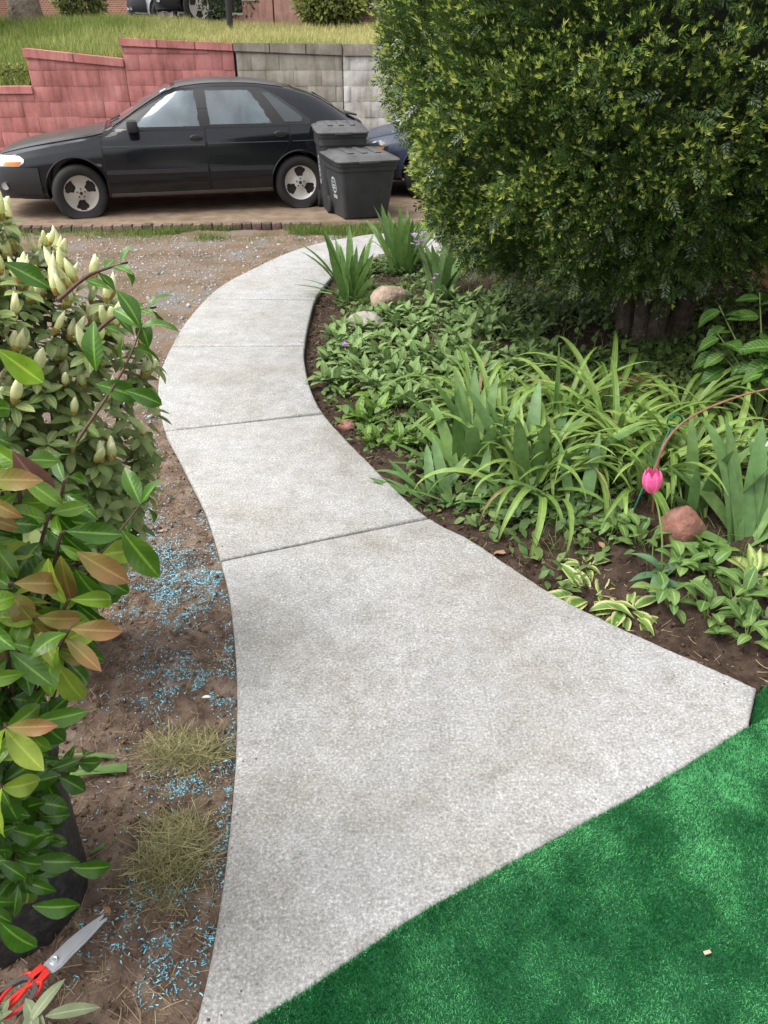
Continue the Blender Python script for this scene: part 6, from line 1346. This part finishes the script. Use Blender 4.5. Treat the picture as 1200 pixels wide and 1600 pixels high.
for a_ in range(6):
    q = a_ * 1.05; put('limb', MB().tube([(0, 0, 3.2 + .2 * a_), (math.cos(q) * .8, math.sin(q) * .8, 4.6 + .1 * a_), (math.cos(q) * 1.9, math.sin(q) * 1.9, 5.9)], [.12, .08, .03], 8).mesh('limb', MAT['bark']), t)
leafblob(t, 'crown', (0, 0, 6.2), (2.8, 2.8, 2.2), 9000, .16, MAT['shrub_y'], 201)
def shrub(label, x_, y_, r_, n, size, mat, seed, under=None):
    z_ = TZh(x_, y_); t_ = thing('shrub', label, 'shrub', (x_, y_, z_)); leafblob(t_, 'foliage', (0, 0, r_[2] * .95), r_, n, size, mat, seed)
    if under: leafblob(t_, 'inner_foliage', (0, 0, r_[2] * .7), (r_[0] * .8, r_[1] * .8, r_[2] * .7), n // 2, size, under, seed + 1)
    for k_ in range(5): put('stem', MB().tube([(0, 0, -.05), (U(-.3, .3) * r_[0], U(-.3, .3) * r_[1], r_[2]), (U(-.7, .7) * r_[0], U(-.7, .7) * r_[1], r_[2] * 1.5)], [.02, .014, .005], 5).mesh('stem', MAT['bark']), t_)
    return t_
shrub('yellow green shrub on the terrace next to the pink pillar', -0.95, 16.9, (.68, .55, .52), 3400, .085, MAT['shrub_y'], 210, MAT['shrub_d'])
shrub('loose bright green shrub right of the tree trunk', -6.15, 18.6, (.55, .6, .7), 1800, .09, MAT['shrub_y'], 220, MAT['shrub_d'])
shrub('pale greyish shrub at the upper left corner', -7.35, 16.4, (.45, .5, .65), 1800, .075, MAT['shrub_g'], 230, MAT['shrub_d'])
shrub('low leafy weed tuft where the wall steps down at the left', -5.75, 13.55, (.42, .3, .14), 900, .055, MAT['shrub_y'], 240)
shrub('dark twiggy shrub behind the black post', -3.05, 18.4, (.62, .5, .6), 1500, .07, MAT['shrub_d'], 250)
po = thing('metal_post', 'slim black metal post standing in the terrace grass', 'post', (-2.71, 16.0, TZh(-2.71, 16.0) - .05))
MB().lathe([(0, 0), (.075, 0), (.075, .05), (.055, .06), (.055, 3.0), (.07, 3.02), (.05, 3.1), (0, 3.12)], 20).obj('shaft', MAT['black_metal'], po); MB().lathe([(.0, 3.12), (.10, 3.14), (.14, 3.4), (.10, 3.45), (0, 3.55)], 12).obj('lantern', MAT['black_metal'], po)
st = thing('garden_steps', 'pink rendered steps with stone caps and a square pillar on the terrace', 'steps', (-2.2, 18.6, 1.95))
for i in range(3): MB().box((-.75 + .30 * i, 0, .14 + .12 * i), (.30, .9, .28 + .24 * i), bev=.01).obj('step_wall', MAT['pinkrender'], st); 
for i in range(3): MB().box((-.75 + .30 * i, -.01, .30 + .24 * i), (.31, .94, .045), bev=.008).obj('cap_stone', MAT['stonecap'], st)
MB().box((.34, -.02, .75), (.62, .95, 1.5), bev=.015).obj('pillar', MAT['pinkrender'], st); MB().box((.34, -.02, 1.54), (.72, 1.05, .08), bev=.015).obj('pillar_cap', MAT['stonecap'], st)
def brickmat():
    m, t_, b, o = nt_new('distant_brick'); tc = coords(t_, False); mp = nd(t_, 'ShaderNodeMapping', {'Vector': tc, 'Rotation': (R(90), 0, 0)})
    br = nd(t_, 'ShaderNodeTexBrick', {'Vector': mp.outputs[0], 'Color1': (.25, .09, .06, 1), 'Color2': (.34, .14, .10, 1), 'Mortar': (.40, .34, .29, 1), 'Scale': 4.4, 'Mortar Size': .03})
    t_.links.new(br.outputs[0], b.inputs['Base Color']); b.inputs['Roughness'].default_value = .9; return m
MAT['far_brick'] = brickmat(); MAT['white_paint'] = simple('white_paint', (.75, .75, .73), .5); MAT['roofing'] = simple('roofing', (.06, .055, .055), .8)
def house(label, x_, y_, w, d_, h, mat, wins):
    t_ = thing('house', label, 'house', (x_, y_, 2.0)); MB().box((0, 0, h / 2), (w, d_, h)).obj('wall', mat, t_, False)
    V = [(-w / 2 - .3, -d_ / 2 - .3, h), (w / 2 + .3, -d_ / 2 - .3, h), (w / 2 + .3, d_ / 2 + .3, h), (-w / 2 - .3, d_ / 2 + .3, h), (-w / 2 + .5, 0, h + 2), (w / 2 - .5, 0, h + 2)]
    put('roof', mk('roof', V, [[0, 1, 5, 4], [1, 2, 5], [2, 3, 4, 5], [3, 0, 4], [3, 2, 1, 0]], MAT['roofing'], False), t_)
    for (wx, wz) in wins:
        f_ = MB().box((wx, -d_ / 2 - .02, wz), (1.0, .10, 1.4), bev=.01).obj('window', MAT['white_paint'], t_); MB().box((wx, -d_ / 2 - .065, wz), (.84, .04, 1.22)).obj('pane', MAT['glass_d'], f_, False)
    return t_
house('red brick house behind the terrace shrub and steps', 2.2, 24.5, 8.0, 6, 5.5, MAT['far_brick'], [(-2.6, 1.7), (0, 1.7), (-2.6, 4.2), (0, 4.2)])
house('plain brick house across the road at the upper left', -10.5, 33, 15, 7, 6, MAT['far_brick'], [(-5, 1.8), (-2, 1.8), (1.5, 1.8), (5, 1.8)])
for i, (x_, y_, s_) in enumerate(((-3.2, 29.5, 1.0), (-16, 29.0, 1.1), (4.5, 31, 1.2))):
    t = thing('street_tree', 'leafy tree across the road, ' + ('behind the tall black car', 'far beyond the left corner', 'behind the brick house')[i], 'tree', (x_, y_, 2.0))
    put('trunk', MB().tube([(0, 0, -.1), (.05, 0, 1.5), (0, 0, 4)], [.25, .2, .12], 10).mesh('trunk', MAT['bark']), t); leafblob(t, 'crown', (0, 0, 3.3), (2.6 * s_, 2.2 * s_, 3.0 * s_), 8000, .22, MAT['shrub_d'], 260 + i)
